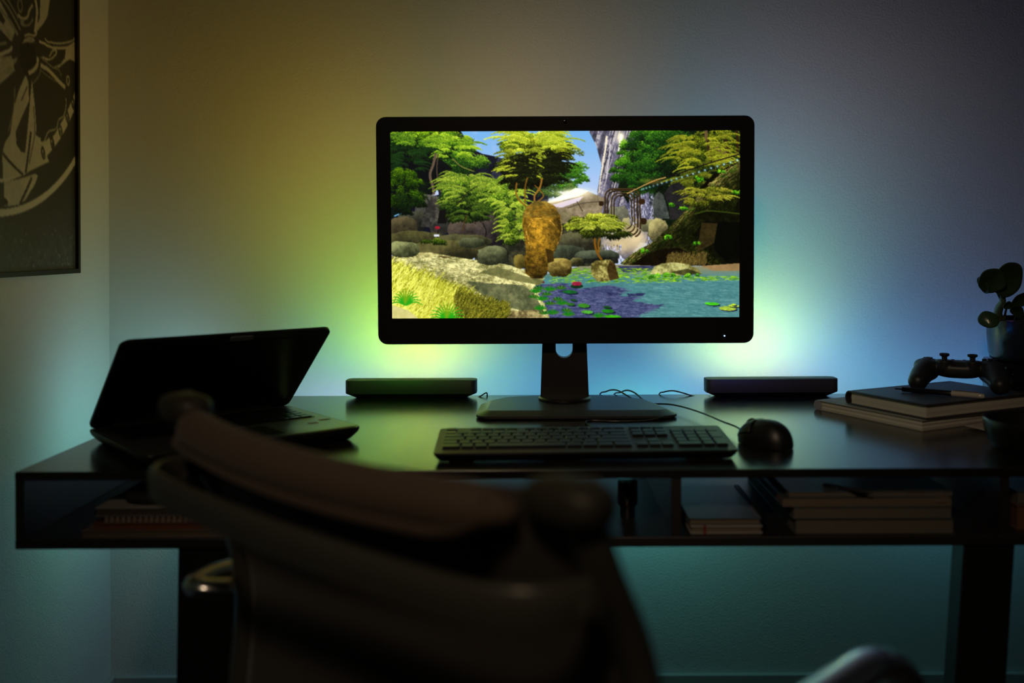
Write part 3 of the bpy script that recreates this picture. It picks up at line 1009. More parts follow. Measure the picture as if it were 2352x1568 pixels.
    c.foliage(1630, 440, 46, 12, (20, 26, 6), (100, 108, 30), (190, 184, 70), 1300, 8, 41, droop=5)
    c.foliage(1612, 458, 34, 14, (16, 22, 6), (86, 94, 24), (170, 166, 56), 1000, 8, 42, droop=5)
    for q in ((1540, 470), (1572, 478), (1605, 408), (1612, 412), (1534, 545), (1480, 575), (1655, 395), (1690, 440), (1600, 560)):
        c.foliage(q[0], q[1], 9, 5, (30, 70, 14), (84, 160, 30), (170, 220, 60), 90, 4, 43)
    # cable and its row of lights
    c.line([(1424, 452), (1500, 417), (1560, 398), (1620, 378), (1700, 354)], 2.6, (34, 26, 30))
    c.line([(1440, 444), (1500, 416), (1530, 407)], 1.8, (226, 188, 120))
    c.glow(1500, 417, 26, (230, 180, 90), .4, 7)
    c.line([(1470, 440), (1540, 416), (1620, 392), (1700, 366)], 1.6, (20, 26, 48))
    for k in range(20):
        tt = k / 19
        x = 1474 + 219 * tt ** 1.35
        y = 436 - (x - 1470) * .302
        c.glow(x, y, 2.2 + tt, (150, 200, 220), .7)
        c.ell(x, y, .6 + tt * .8, .6 + tt * .8, (214, 244, 250))
    # pond
    pond = [(1180, 640), (1240, 632), (1330, 612), (1420, 608), (1520, 612), (1700, 614), (1700, 732), (1230, 732), (1215, 690)]
    c.poly(pond, (84, 132, 134), (108, 156, 158), .8)
    m = c.mask(pond)
    sh = m & (Y < 640)
    k = np.clip((640 - Y) / 24, 0, 1)[..., None]
    c.im = np.where(sh[..., None], c.im * (1 - k) + np.array((150, 148, 120)) / 255 * k, c.im)
    r = np.random.default_rng(71)
    n = 900
    x, y = 1440 + r.random(n) * 250, 635 + r.random(n) * 95
    v = r.random((n, 1))
    c.strokes(x, y, 8 + r.random(n) * 20, r.normal(0, .4, n) + 1, np.array((74, 126, 130)) / 255 * (1 - v) + np.array((126, 170, 168)) / 255 * v)
    shade = [(1215, 656), (1290, 650), (1330, 664), (1400, 656), (1440, 668), (1410, 680), (1470, 684), (1440, 692), (1505, 702), (1530, 700), (1490, 716), (1450, 732), (1232, 732), (1220, 700)]
    c.poly(shade, (66, 74, 108), (120, 126, 158), 1.3)
    ms = c.mask(shade)
    n = 2200
    x, y = 1215 + r.random(n) * 320, 650 + r.random(n) * 82
    ok = ms[np.clip(y - 300, 0, 431).astype(int), np.clip(x - 898, 0, 801).astype(int)]
    x, y = x[ok], y[ok]
    v = r.random((len(x), 1))
    c.strokes(x, y, 5 + r.random(len(x)) * 12, r.normal(0, .4, len(x)), np.array((60, 68, 106)) / 255 * (1 - v) + np.array((124, 128, 160)) / 255 * v)
    for a in ([(1440, 676), (1484, 674), (1476, 682), (1444, 682)], [(1392, 672), (1430, 676), (1400, 680)], [(1420, 612), (1500, 612), (1540, 620), (1430, 626)]):
        c.poly(a, (52, 58, 96), (90, 92, 126))
    c.poly([(1610, 612), (1700, 606), (1700, 624), (1640, 624)], (150, 128, 92), (172, 146, 106))
    # lily pads and floating leaves
    n = 560
    x = np.concatenate([1260 + r.random(n) * 300, 1470 + r.random(200) * 225])
    y = np.concatenate([616 + r.random(n) * 34, 636 + r.random(200) * 10])
    v = r.random((len(x), 1))
    c.strokes(x, y, 4 + r.random(len(x)) * 9, r.normal(0, .3, len(x)), np.array((70, 130, 34)) / 255 * (1 - v) + np.array((190, 224, 70)) / 255 * v, 1)
    for (x, y, rx, ry, col) in ((1396, 716, 15, 4.5, (44, 112, 34)), (1407, 729, 20, 4, (70, 150, 34)), (1394, 707, 10, 2.4, (30, 80, 30)), (1340, 703, 14, 5, (70, 130, 50)), (1348, 718, 14, 4, (84, 150, 60)), (1308, 671, 17, 4, (34, 104, 50)), (1636, 700, 17, 3.6, (80, 176, 40)), (1672, 711, 20, 5, (150, 168, 70)), (1686, 705, 13, 2.6, (160, 180, 70)), (1316, 690, 8, 2, (40, 90, 40)), (1310, 700, 10, 3, (50, 100, 40)), (1686, 702, 6, 2, (170, 190, 60))):
        c.ell(x + 3, y + 2.4, rx, ry, (34, 40, 74), rot=.06)
        c.ell(x, y, rx, ry, col, tuple(min(255, int(v * 1.35)) for v in col), rot=.06)
    c.ell(1324, 658, 15, 5, (20, 60, 36), (40, 90, 50))
    c.ell(1324, 652, 12, 5, (150, 40, 70), (200, 90, 120))
    c.ell(1244, 648, 6, 3, (120, 30, 50))
    # sunlit slab of ground
    slabp = [(880, 590), (930, 580), (985, 578), (1040, 588), (1100, 598), (1160, 606), (1200, 618), (1250, 640), (1225, 660), (1250, 700), (1262, 732), (880, 732)]
    c.poly(slabp, (132, 130, 80), (238, 232, 176), 1.9)
    n = 2600
    x, y = 900 + r.random(n) * 350, 582 + r.random(n) * 150
    ok = c.mask(slabp)[np.clip(y - 300, 0, 431).astype(int), np.clip(x - 898, 0, 801).astype(int)]
    x, y = x[ok], y[ok]
    v = r.random((len(x), 1))
    c.strokes(x, y, 3 + r.random(len(x)) * 7, r.normal(.8, .8, len(x)), np.array((110, 110, 66)) / 255 * (1 - v) + np.array((236, 232, 180)) / 255 * v)
    c.poly([(1100, 625), (1140, 612), (1200, 632), (1248, 645), (1240, 655), (1180, 645)], (110, 112, 72), (150, 148, 100))
    c.poly([(1000, 586), (1040, 588), (1020, 592)], (110, 96, 60))
    c.poly([(1070, 645), (1120, 650), (1200, 655), (1225, 672), (1250, 720), (1200, 716), (1120, 690)], (86, 92, 66), (140, 142, 104))
    c.poly([(1150, 716), (1230, 712), (1255, 732), (1100, 732)], (110, 98, 66), (190, 178, 128), 2)
    c.glow(975, 580, 34, (190, 178, 120), .35, 10)
    # boulders
    c.rock(928, 571, 36, 19, (58, 62, 40), (164, 168, 120))
    c.rock(1130, 586, 36, 22, (54, 58, 42), (140, 144, 106))
    c.rock(1192, 600, 12, 17, (80, 72, 34), (150, 136, 70))
    c.rock(1083, 556, 30, 12, (50, 56, 40), (120, 124, 92))
    c.rock(1285, 614, 28, 22, (62, 50, 20), (186, 170, 100))
    c.rock(1324, 600, 14, 9, (50, 48, 30), (150, 146, 96))
    # golden standing rock
    gold = [(1206, 628), (1204, 604), (1208, 575), (1204, 545), (1199, 515), (1201, 490), (1210, 472), (1228, 461), (1250, 460), (1270, 470), (1284, 490), (1290, 515), (1288, 545), (1276, 572), (1266, 590), (1258, 606), (1256, 628), (1245, 640), (1222, 640)]
    c.poly(gold, (92, 74, 22), (164, 132, 48), 1.8)
    m = c.mask(gold)
    yy = (Y - 460) / 170
    c.im = np.where(m[..., None] & (yy < .22)[..., None], c.im * .55 + np.array((120, 112, 66)) / 255 * .45, c.im)
    c.line([(1212, 520), (1224, 505), (1240, 500), (1262, 505), (1276, 520)], 2, (206, 170, 84))
    c.line([(1208, 530), (1214, 556), (1220, 570)], 2, (206, 172, 90))
    c.line([(1286, 500), (1290, 530), (1278, 566)], 1.6, (216, 184, 110))
    n = 1500
    x, y = 1206 + r.random(n) * 80, 470 + r.random(n) * 160
    ok = m[np.clip(y - 300, 0, 431).astype(int), np.clip(x - 898, 0, 801).astype(int)]
    x, y = x[ok], y[ok]
    v = r.random((len(x), 1))
    a = np.arctan2(y - 540, x - 1245) + 1.57
    c.strokes(x, y, 5 * np.cos(a), 5 * np.sin(a), np.array((104, 82, 26)) / 255 * (1 - v) + np.array((158, 126, 48)) / 255 * v)
    sh_ = np.clip(1.12 - .55 * np.clip((Y - 560) / 90, 0, 1) - .35 * np.clip((X - 1262) / 26, 0, 1) + .25 * np.exp(-((X - 1232) / 16.) ** 2 - ((Y - 530) / 30.) ** 2) + (c.n2 - .5) * .5, .4, 1.4)[..., None]
    c.im = np.where(m[..., None], c.im * sh_, c.im)
    c.poly([(1252, 570), (1270, 576), (1272, 600), (1258, 604)], (60, 46, 16), (90, 70, 28))
    # square rock and low island
    c.poly([(1357, 630), (1358, 606), (1368, 599), (1400, 596), (1412, 606), (1422, 640), (1398, 646), (1372, 648)], (92, 84, 40), (206, 198, 130), 1.7)
    c.poly([(1400, 598), (1412, 606), (1422, 640), (1400, 645), (1394, 620)], (66, 52, 24), (104, 86, 44))
    c.poly([(1493, 630), (1502, 614), (1520, 606), (1546, 603), (1580, 608), (1604, 620), (1614, 630), (1560, 634)], (120, 116, 66), (206, 204, 146), 1.6)
    c.poly([(1540, 626), (1580, 618), (1612, 630), (1570, 634)], (60, 62, 34), (110, 108, 64))
    for q in ((1500, 632), (1590, 632), (1540, 632)):
        c.foliage(q[0], q[1], 14, 5, (40, 90, 20), (100, 180, 40), (190, 230, 80), 160, 4, 44)
    # bonsai over the pond
    c.line([(1366, 546), (1367, 565), (1374, 585), (1382, 597)], 5, (140, 100, 26))
    c.line([(1378, 546), (1374, 560), (1376, 580)], 3.4, (150, 108, 30))
    c.foliage(1370, 512, 62, 20, (30, 40, 8), (130, 142, 36), (206, 210, 90), 3600, 7, 51, droop=3)
    c.foliage(1345, 522, 40, 14, (30, 40, 8), (120, 134, 32), (200, 206, 80), 1500, 7, 52, droop=3)
    c.foliage(1390, 530, 58, 16, (10, 16, 6), (50, 62, 18), (130, 140, 40), 2600, 7, 53, droop=4)
    c.fronds(1370, 516, 66, 12, (70, 84, 20), (214, 218, 96), 30, 13, 8)
    c.fronds(1625, 446, 62, 14, (60, 66, 18), (200, 196, 76), 26, 14, 8)
    # grass
    for (n, lo, hi, L0, w_) in ((5000, (88, 92, 16), (176, 176, 58), 18, 1), (2600, (120, 122, 26), (226, 226, 96), 22, 1), (1300, (190, 190, 70), (250, 250, 150), 26, 1)):
        x = 886 + r.random(n) * 190
        top = 592 + np.clip(x - 900, 0, 300) * .42
        y = top + 12 + r.random(n) ** .8 * (744 - top)
        o = np.argsort(y)
        x, y = x[o], y[o]
        v = np.clip(r.normal(.5, .3, (n, 1)) - (x[:, None] - 960) / 300, 0, 1)
        cc = np.array(lo) / 255 * (1 - v) + np.array(hi) / 255 * v
        L = L0 * (.5 + r.random(n) * .7)
        c.strokes(x, y, L * (.1 + r.random(n) * .75), -L, cc, w_, bend=5)
    n = 1500
    x = 1040 + r.random(n) * 120
    v = r.random((n, 1))
    c.strokes(x, 736 - r.random(n) * (60 - (x - 1040) * .3), 4 + r.random(n) * 10, -12 - r.random(n) * 14, np.array((56, 60, 16)) / 255 * (1 - v) + np.array((180, 174, 66)) / 255 * v, 1, bend=3)
    c.poly([(898, 700), (935, 712), (960, 732), (898, 732)], (190, 186, 120), (214, 208, 150))
    for (px, py, s_) in ((930, 700, 1.0), (1025, 736, 1.15)):
        for a in np.linspace(-1.3, 1.3, 13):
            c.line([(px, py), (px + math.sin(a) * 22 * s_, py - math.cos(a) * 26 * s_), (px + math.sin(a) * 40 * s_, py - math.cos(a) * 40 * s_ + abs(a) * 8)], 4.5, (96 + int(40 * math.cos(a * 3)), 172, 40), True)
    # foreground plants on the pond's edge
    for (px, py) in ((1245, 690), (1262, 668), (1230, 672), (1290, 700), (1305, 726), (1268, 722), (1240, 712), (1375, 730)):
        for a in np.linspace(-1.25, 1.25, 7):
            L = 16
            c.line([(px, py), (px + math.sin(a) * L, py - math.cos(a) * L * .7)], 4, (44 + int(30 * math.cos(a * 5)), 136, 40), True)
    c.poly([(1262, 462), (1322, 433), (1350, 439), (1328, 449), (1290, 458)], (255, 252, 235))
    c.glow(1318, 443, 40, (255, 246, 214), .55, 9)
    for (fx, fy) in ((1236, 664), (1255, 678), (1280, 690), (1262, 700), (1248, 722), (1300, 716), (1288, 664), (1225, 684)):
        for a in np.linspace(-1.35, 1.35, 8):
            c.line([(fx, fy), (fx + math.sin(a) * 13, fy - math.cos(a) * 8)], 3.2, (40 + int(40 * abs(math.sin(a * 9 + fx))), 120 + int(40 * math.sin(a * 7)), 44), True)
    c.im = np.clip(c.im, 0, 1) ** 1.34 * 1.14
    c.blur(1)
    return c


# ------------------------------------------------------------------ materials of the things
M_desk = wood_black('black_wood_top', .19)
M_desk2 = wood_black('black_wood_body', .4)
M_steel_black = mat('black_leg_paint', (.006, .006, .006), .45)
M_plastic = mat('black_plastic', (.006, .006, .007), .42, bump=(900, .1, .0002))
M_bezel = mat('bezel_plastic', (.003, .003, .003), .55, spec=.3)
M_gloss = mat('gloss_black', (.008, .008, .009), .12)
M_neck = mat('stand_plastic', (.020, .018, .017), .35)
M_basep = mat('stand_base_plastic', (.030, .030, .030), .36, ior=1.6, bump=(1200, .15, .0002))
M_key = mat('key_plastic', (.007, .008, .009), .34, ior=1.55)
M_keyb = mat('keyboard_plastic', (.006, .007, .008), .38, ior=1.55, bump=(1200, .1, .0002))
M_rubber = mat('rubber', (.015, .015, .015), .7)
M_cord = mat('cord_rubber', (.015, .015, .018), .42)
M_bar = mat('light_bar_shell', (.035, .033, .032), .55, bump=(1500, .1, .0002))
M_bar_dark = mat('light_bar_foot', (.004, .004, .004), .7)
M_led = emis('led_diffuser', (.8, .95, 1.0), 1.2)
M_ledblue = emis('power_led', (.25, .45, 1.0), 6)
M_lap = mat('laptop_shell', (.012, .011, .010), .4)
M_palm = mat('brushed_grey_metal', (.20, .20, .19), .38, metal=.85)
M_screen_off = mat('dark_screen', (.004, .004, .005), .22)
M_sticker = mat('grey_sticker', (.22, .2, .2), .6)
M_white = mat('white_plastic', (.7, .7, .7), .35)
M_paper = stripes_mat('page_edges', (.42, .38, .32), (.74, .70, .62), 300)
M_kraft = mat('grey_card_cover', (.30, .29, .27), .7, noise=(30, .15))
M_leather = mat('dark_leather', (.035, .026, .024), .42, bump=(350, .25, .0005))
M_stitch = mat('stitching', (.12, .10, .09), .8)
M_sheet = mat('paper_sheet', (.5, .46, .42), .8)
M_brass = mat('brass', (.6, .38, .15), .3, metal=1)
M_clear = mat('clear_plastic', (.6, .55, .5), .15, spec=.6)
M_pot = mat('glazed_pot', (.016, .020, .024), .22, spec=.6, coat=0, bump=(60, .35, .002), noise=(40, .5))
M_soil = mat('soil', (.02, .014, .01), .95, bump=(120, 1, .004))
M_leaf = mat('leaf_green', (.035, .075, .022), .4, bump=(80, .2, .001))
M_leaf2 = mat('leaf_green_glossy', (.045, .10, .04), .22, bump=(150, .4, .001))
M_stem = mat('stem_green', (.12, .15, .05), .5)
M_pad = mat('controller_shell', (.020, .021, .023), .42, bump=(1500, .12, .0002))
M_bowl = mat('black_bowl_glaze', (.010, .010, .010), .3)
M_orange = mat('orange_cover', (.16, .05, .02), .7)
M_pink = mat('spiral_white', (.26, .19, .16), .6)
M_pale = mat('pale_cover', (.16, .13, .11), .75)
M_brown = mat('brown_cover', (.12, .055, .03), .7)
M_mag = stripes_mat('magazine_edges', (.055, .048, .040), (.15, .13, .11), 160)
M_mag2 = stripes_mat('magazine_edges_warm', (.08, .058, .04), (.17, .14, .105), 220)
M_cover = mat('glossy_cover', (.05, .06, .065), .3, noise=(9, .8))
M_cover2 = mat('blue_grey_cover', (.07, .09, .10), .35, noise=(12, .5))
M_red = mat('red_elastic', (.16, .012, .012), .6)
M_wire = mat('wire_binding', (.08, .08, .08), .3, metal=1)

# ------------------------------------------------------------------ desk
ZD = .75
DX0, DX1, DY0, DY1 = -.6593, 1.15, 1.20, 1.797
desk = thing('desk', 'wide black wooden desk with an open shelf under its top', 'desk', ((DX0 + DX1) / 2, (DY0 + DY1) / 2, 0))
ox, oy = desk.location.x, desk.location.y


def dbox(name, lo, hi, m, bev=.0012):
    mb = MB().box((lo[0] - ox, lo[1] - oy, lo[2]), (hi[0] - ox, hi[1] - oy, hi[2]))
    return mb.build(name, m, desk, bevel=bev)


dbox('desk_top', (DX0, DY0, ZD - .0112), (DX1, DY1, ZD), M_desk)
dbox('shelf_board', (DX0, DY0, .6537), (DX1, DY1, .6660), M_desk2)
dbox('side_panel', (DX0, DY0 + .001, .6660), (DX0 + .0112, DY1, ZD - .0112), M_desk2, .0006)
dbox('side_panel', (DX1 - .0112, DY0 + .001, .6660), (DX1, DY1, ZD - .0112), M_desk2, .0006)
for x in (-.25, .157, .5655):
    dbox('divider', (x, DY0 + .002, .6660), (x + .0125, DY1, ZD - .0112), M_desk2, .0006)


def leg(x0, x1, slant, y0=1.205, y1=1.24):
    mb = MB()
    top, bot = .6537, .0
    vs = [(x0 + slant - ox, y0 - oy, bot), (x1 + slant - ox, y0 - oy, bot), (x1 + slant - ox, y1 - oy, bot), (x0 + slant - ox, y1 - oy, bot), (x0 - ox, y0 - oy, top), (x1 - ox, y0 - oy, top), (x1 - ox, y1 - oy, top), (x0 - ox, y1 - oy, top)]
    mb.add(vs, [(0, 3, 2, 1), (4, 5, 6, 7), (0, 1, 5, 4), (1, 2, 6, 5), (2, 3, 7, 6), (3, 0, 4, 7)])
    mb.build('leg', M_steel_black, desk, bevel=.002)
    MB().box((x0 + slant - ox, y1 - oy, 0), (x1 + slant - ox, 1.76 - oy, .03)).build('foot_rail', M_steel_black, desk, bevel=.002)


leg(-.4585, -.388, -.012)
leg(.522, .586, -.045)

strip = MB().box((-.64 + 0, 0, -.0025), (1.1, .003, .0025)).build('light_strip', M_led, loc=(0, DY1 + .0005, .738))
tag(strip, 'thin glowing light strip running along the rear edge of the black desk', 'light strip')

# ------------------------------------------------------------------ monitor
MX, MY = .0357, 1.61
mon = thing('monitor', 'large black computer monitor showing a green forest pond scene', 'monitor', (.034, 1.655, ZD))
zt, zb = 1.2425, .8630
tilt = Matrix.Rotation(math.radians(2.4), 4, 'X')    # top a little nearer
C0 = Vector((MX - .034, MY - 1.655, (zt + zb) / 2 - ZD))


def mplace(o):
    o.matrix_local = Matrix.Translation(C0) @ tilt
    return o


HW, HH = .3145, (zt - zb) / 2
# casing drawn as outline in local x,z then turned upright
def upright(mb):
    mb.v = [(x, z, y) for (x, y, z) in mb.v]
    return mb


sx0, sx1 = (898.5 - 1250) / F * MY - MX, (1699.5 - 1250) / F * MY - MX
sz1 = CZ - (301 - 560) / F * MY - (zt + zb) / 2 - .0005
sz0 = CZ - (731.5 - 560) / F * MY - (zt + zb) / 2 + .0005
# front bezel: ring
out = rrect(-HW, -HH, HW, HH, .016, 6)
inn = rrect(sx0, sz0, sx1, sz1, .0008, 6)
mb = MB()
n = len(out)
def ring(pts, y):
    return [(p[0], y, p[1]) for p in pts]
rings = [ring(inn, .004), ring(inn, .0), ring([(p[0] * .997, p[1] * .995) for p in out], 0), ring(out, .0016), ring(out, .022), ring([(p[0] * .985, p[1] * .975) for p in out], .024)]
mb.loft(rings, cap=False)
# closed back
mb.add([(p[0] * .985, .024, p[1] * .975) for p in out], [tuple(range(n))])
mplace(mb.build('bezel', M_bezel, mon, angle=30))
bk = MB()
prof = [(.022, 1, 1), (.030, .95, .93), (.045, .55, .5), (.050, .4, .36)]
bk.loft([[(p[0] * .97 * a, y, p[1] * .96 * b) for p in out] for y, a, b in prof])
mplace(bk.build('back_shell', M_bezel, mon, angle=50))
scr = picture('screen', screen_picture(), (sx0, .0022, sz1), (sx1 - sx0, 0, 0), (0, 0, sz0 - sz1), mon, emission=1.0)
mplace(scr)
scr['label'] = 'lit screen with a forest, rocks, a golden standing stone and a teal pond'
cx = (1299 - 1250) / F * MY - MX
w = MB().lathe([(.0028, 0), (.0028, .001), (.0018, .0012)], 20)
w.v = [(x + cx, -z, y + HH - .0095) for x, y, z in w.v]
mplace(w.build('webcam', M_gloss, mon))
w = MB().lathe([(.0011, 0), (.0011, .0008)], 12)
w.v = [(x + (1665 - 1250) / F * MY - MX, -z, y - HH + .0125) for x, y, z in w.v]
mplace(w.build('power_light', M_ledblue, mon))
for nm, lo, hi in (('led_strip', (-HW * .86, .047, -HH * .8), (-HW * .84, .049, HH * .8)), ('led_strip', (HW * .84, .047, -HH * .8), (HW * .86, .049, HH * .8)), ('led_strip', (-HW * .8, .047, HH * .82), (HW * .8, .049, HH * .86)), ('led_strip', (-HW * .8, .047, -HH * .86), (HW * .8, .049, -HH * .82))):
    b = MB().box((lo[0], .026, lo[2]), (hi[0], .0285, hi[2]))
    mplace(b.build(nm, M_led, mon, smooth=False))

# neck with the cable slot
ny0, ny1 = 0.0, .022
zf = .013
def neck():
    hw_t, hw_b = .0365, .0415
    zt_ = .30
    zb_ = zf + .004
    sl, sr, sb, st = -.0150, .0140, .085, .118    # slot, local
    mb = MB()
    # outline rings per height: build as two side columns, a lower block and an upper block
    def hw(z):
        return hw_b + (hw_t - hw_b) * min(1, (z - zb_) / .13)
    def blk(x0b, x1b, x0t, x1t, z0, z1):
        vs = [(x0b, ny0, z0), (x1b, ny0, z0), (x1b, ny1, z0), (x0b, ny1, z0), (x0t, ny0, z1), (x1t, ny0, z1), (x1t, ny1, z1), (x0t, ny1, z1)]
        mb.add(vs, [(0, 3, 2, 1), (4, 5, 6, 7), (0, 1, 5, 4), (1, 2, 6, 5), (2, 3, 7, 6), (3, 0, 4, 7)])
    cxs = (sl + sr) / 2
    rad = (sr - sl) / 2
    # lower plate with the round notch: polygon extruded along y
    arc = [(cxs + rad * math.cos(a), sb + rad - rad * math.sin(-a) * 1.0) for a in np.linspace(math.pi, 2 * math.pi, 13)]
    arc = [(cxs + rad * math.cos(a), sb + rad + rad * math.sin(a)) for a in np.linspace(math.pi, 2 * math.pi, 13)]
    top = sb + rad + .05
    left = [(-hw(zb_), zb_), (-hw(top), top), (sl, top)] + [(float(x), float(z)) for x, z in arc] + [(sr, top), (hw(top), top), (hw(zb_), zb_)]
    f = [(x, ny0, z) for x, z in left]
    b_ = [(x, ny1, z) for x, z in left]
    mb.loft([f, b_])
    blk(-hw(top), hw(top), -hw_t, hw_t, top, zt_)
    return mb
nk = neck()
off = Vector((.034 - .034, 0, 0))
o = nk.build('stand_neck', M_neck, mon, angle=35)
o.location = (0.0, .0, 0)
mb = MB().lathe([(.0400, zf - .001), (.0448, zf + .001), (.0452, zf + .004), (.0430, zf + .0065), (.0380, zf + .0065)], 48, (0, .008, 0))
mb.build('stand_collar', M_neck, mon)
# base plate
bp = [(-.131, -.118), (.156, -.118), (.176, -.104), (.181, -.088), (.150, .020), (.100, .058), (.050, .072), (-.050, .072), (-.110, .050), (-.143, .010), (-.146, -.100)]
pts = []
for i, p in enumerate(bp):
    a, b, d = Vector(bp[i - 1]), Vector(p), Vector(bp[(i + 1) % len(bp)])
    for k in range(5):
        t = k / 4
        q0 = b + (a - b).normalized() * min(.012, (a - b).length * .45)
        q1 = b + (d - b).normalized() * min(.012, (d - b).length * .45)
        pts.append(tuple((q0 * (1 - t) ** 2 + b * 2 * t * (1 - t) + q1 * t * t)))
mb = MB().prism(pts, [(0, .004), (.0025, 0), (.0060, 0), (.0125, .016), (.0130, .018)])
mb.build('stand_base', M_basep, mon, angle=12)

# ------------------------------------------------------------------ light bars
def light_bar(px0, px1, Y, label, rz, cord):
    xc = ((px0 + px1) / 2 - CX) / F * Y
    W2 = (px1 - px0) / F * Y / 2
    t = thing('light_bar', label, 'light bar', (xc, Y + .020, ZD), rz, 'light bars on the desk')
    D2 = .020
    o1 = rrect(-W2, -D2, W2, D2, .012, 6)
    o2 = [(p[0] * (1 - .020 / W2), p[1] * .62) for p in o1]
    mb = MB().loft([[(p[0], p[1], .0085) for p in [(q[0] * .995, q[1] * .985) for q in o1]], [(p[0], p[1], .0100) for p in o1], [(p[0], p[1], .0318) for p in o1], [(p[0] * .996, p[1] * .97, .0326) for p in o1]])
    mb.build('shell', M_bar, t, angle=50)
    mb = MB().loft([[(p[0], p[1], 0.0) for p in o2], [(p[0] * .998, p[1] * .98, .0085) for p in o1]])
    mb.build('foot', M_bar_dark, t, angle=50)
    mb = MB().box((-W2 + .014, D2 - .0005, .013), (W2 - .014, D2 + .0012, .029))
    mb.build('diffuser', M_led, t, bevel=.0004)
    inv = Matrix.Translation(t.location) @ Matrix.Rotation(rz, 4, 'Z')
    inv.invert()
    MB().tube([inv @ v for v in spline(cord, 8)], .0013, 8).build('cord', M_cord, t)
    return t


light_bar(789.5, 1092.5, 1.757, 'low black light bar lying left of the monitor stand', -.01,
          [P(1082, 914, 1.775), P(1095, 914, 1.775), P(1106, 908, 1.778), P(1116, 902, 1.785), P(1119, 905, 1.79), P(1119, 915, 1.792) + Vector((0, .008, 0)), Vector((-.103, 1.815, .70))])
light_bar(1621, 1927, 1.757, 'low black light bar lying right of the monitor, behind the mouse', .015,
          [P(1632, 910, 1.775), P(1618, 911, 1.775), P(1595, 910, 1.778), P(1568, 902, 1.78), P(1545, 897, 1.785), P(1525, 900, 1.79), P(1513, 907, 1.802), Vector((.205, 1.812, .71))])

# ------------------------------------------------------------------ keyboard
KC = Vector((.0517, 1.305, ZD))
kb = thing('keyboard', 'full size black keyboard in front of the monitor', 'keyboard', KC, math.radians(2.0))
KW, KD = .3945 / 2, .062
kt = Matrix.Rotation(math.radians(4.0), 4, 'X')
KT = Matrix.Translation((0, 0, .0175)) @ kt      # top plane frame
o1 = rrect(-KW, -KD, KW, KD, .006, 5)
rings = []
for (z, sx_, fy) in ((-.0125, .973, .86), (-.0030, 1.0, 1.0), (-.0008, 1.0, 1.0), (0, .997, .99)):
    rings.append([KT @ Vector((p[0] * sx_, p[1] * fy, z)) for p in o1])
MB().loft(rings).build('case', M_keyb, kb, angle=35)
MB().box((-KW + .02, KD - .02, 0), (-KW + .05, KD - .008, .012)).build('foot', M_keyb, kb)
MB().box((KW - .05, KD - .02, 0), (KW - .02, KD - .008, .012)).build('foot', M_keyb, kb)
MB().box((-KW + .02, -KD + .012, 0), (-KW + .05, -KD + .018, .004)).build('foot', M_rubber, kb)
MB().box((KW - .05, -KD + .012, 0), (KW - .02, -KD + .018, .004)).build('foot', M_rubber, kb)
UX, UY = .01665, .0163
keys = []   # (x, row y, width units, height units)
x0 = -KW + .0092
yrow = [KD - .0125 - .0018, KD - .0125 - UY * 1.18, KD - .0125 - UY * 2.18, KD - .0125 - UY * 3.18, KD - .0125 - UY * 4.18, KD - .0125 - UY * 5.18]
yrow = [y - .001 for y in yrow]
row0 = [(0, 1)] + [(2 + i, 1) for i in range(4)] + [(6.5 + i, 1) for i in range(4)] + [(11 + i, 1) for i in range(4)] + [(15.3 + i, 1) for i in range(3)]
row1 = [(i, 1) for i in range(13)] + [(13, 2)]
row2 = [(0, 1.5)] + [(1.5 + i, 1) for i in range(12)] + [(13.5, 1.5)]
row3 = [(0, 1.75)] + [(1.75 + i, 1) for i in range(11)] + [(12.75, 2.25)]
row4 = [(0, 1.25)] + [(1.25 + i, 1) for i in range(11)] + [(12.25, 2.75)]
row5 = [(0, 1.5), (1.5, 1.05), (2.55, 1.05), (3.6, 6.2), (9.8, 1.25), (11.05, 1.25), (12.3, 1.25), (13.55, 1.45)]
for r, row in enumerate((row0, row1, row2, row3, row4, row5)):
    for (x, w) in row:
        keys.append((x, yrow[r], w, 1 if r else .8))
for i in range(3):
    keys.append((15.3 + i, yrow[1], 1, 1))
    keys.append((15.3 + i, yrow[2], 1, 1))
    keys.append((15.3 + i, yrow[5], 1, 1))
keys.append((16.3, yrow[4], 1, 1))
np0 = 18.6
for i in range(4):
    keys.append((np0 + i, yrow[1], 1, 1))
for r in (2, 3, 4):
    for i in range(3):
        keys.append((np0 + i, yrow[r], 1, 1))
keys.append((np0, yrow[5], 2, 1))
keys.append((np0 + 2, yrow[5], 1, 1))
keys.append((np0 + 3, (yrow[2] + yrow[3]) / 2, 1, 2))
keys.append((np0 + 3, (yrow[4] + yrow[5]) / 2, 1, 2))


def key_mb(w, h, mb=None, at=(0, 0)):
    mb = mb or MB()
    a, b = w * UX / 2 - .0009, h * UY / 2 - .0008
    base = rrect(-a, -b, a, b, .0012, 2)
    rr = []
    for z, i in ((-.0008, 0), (.0028, .0004), (.0034, .0011)):
        rr.append([(at[0] + p[0] * (1 - i / a), at[1] + p[1] * (1 - i / b), z) for p in base])
    return mb.loft(rr)


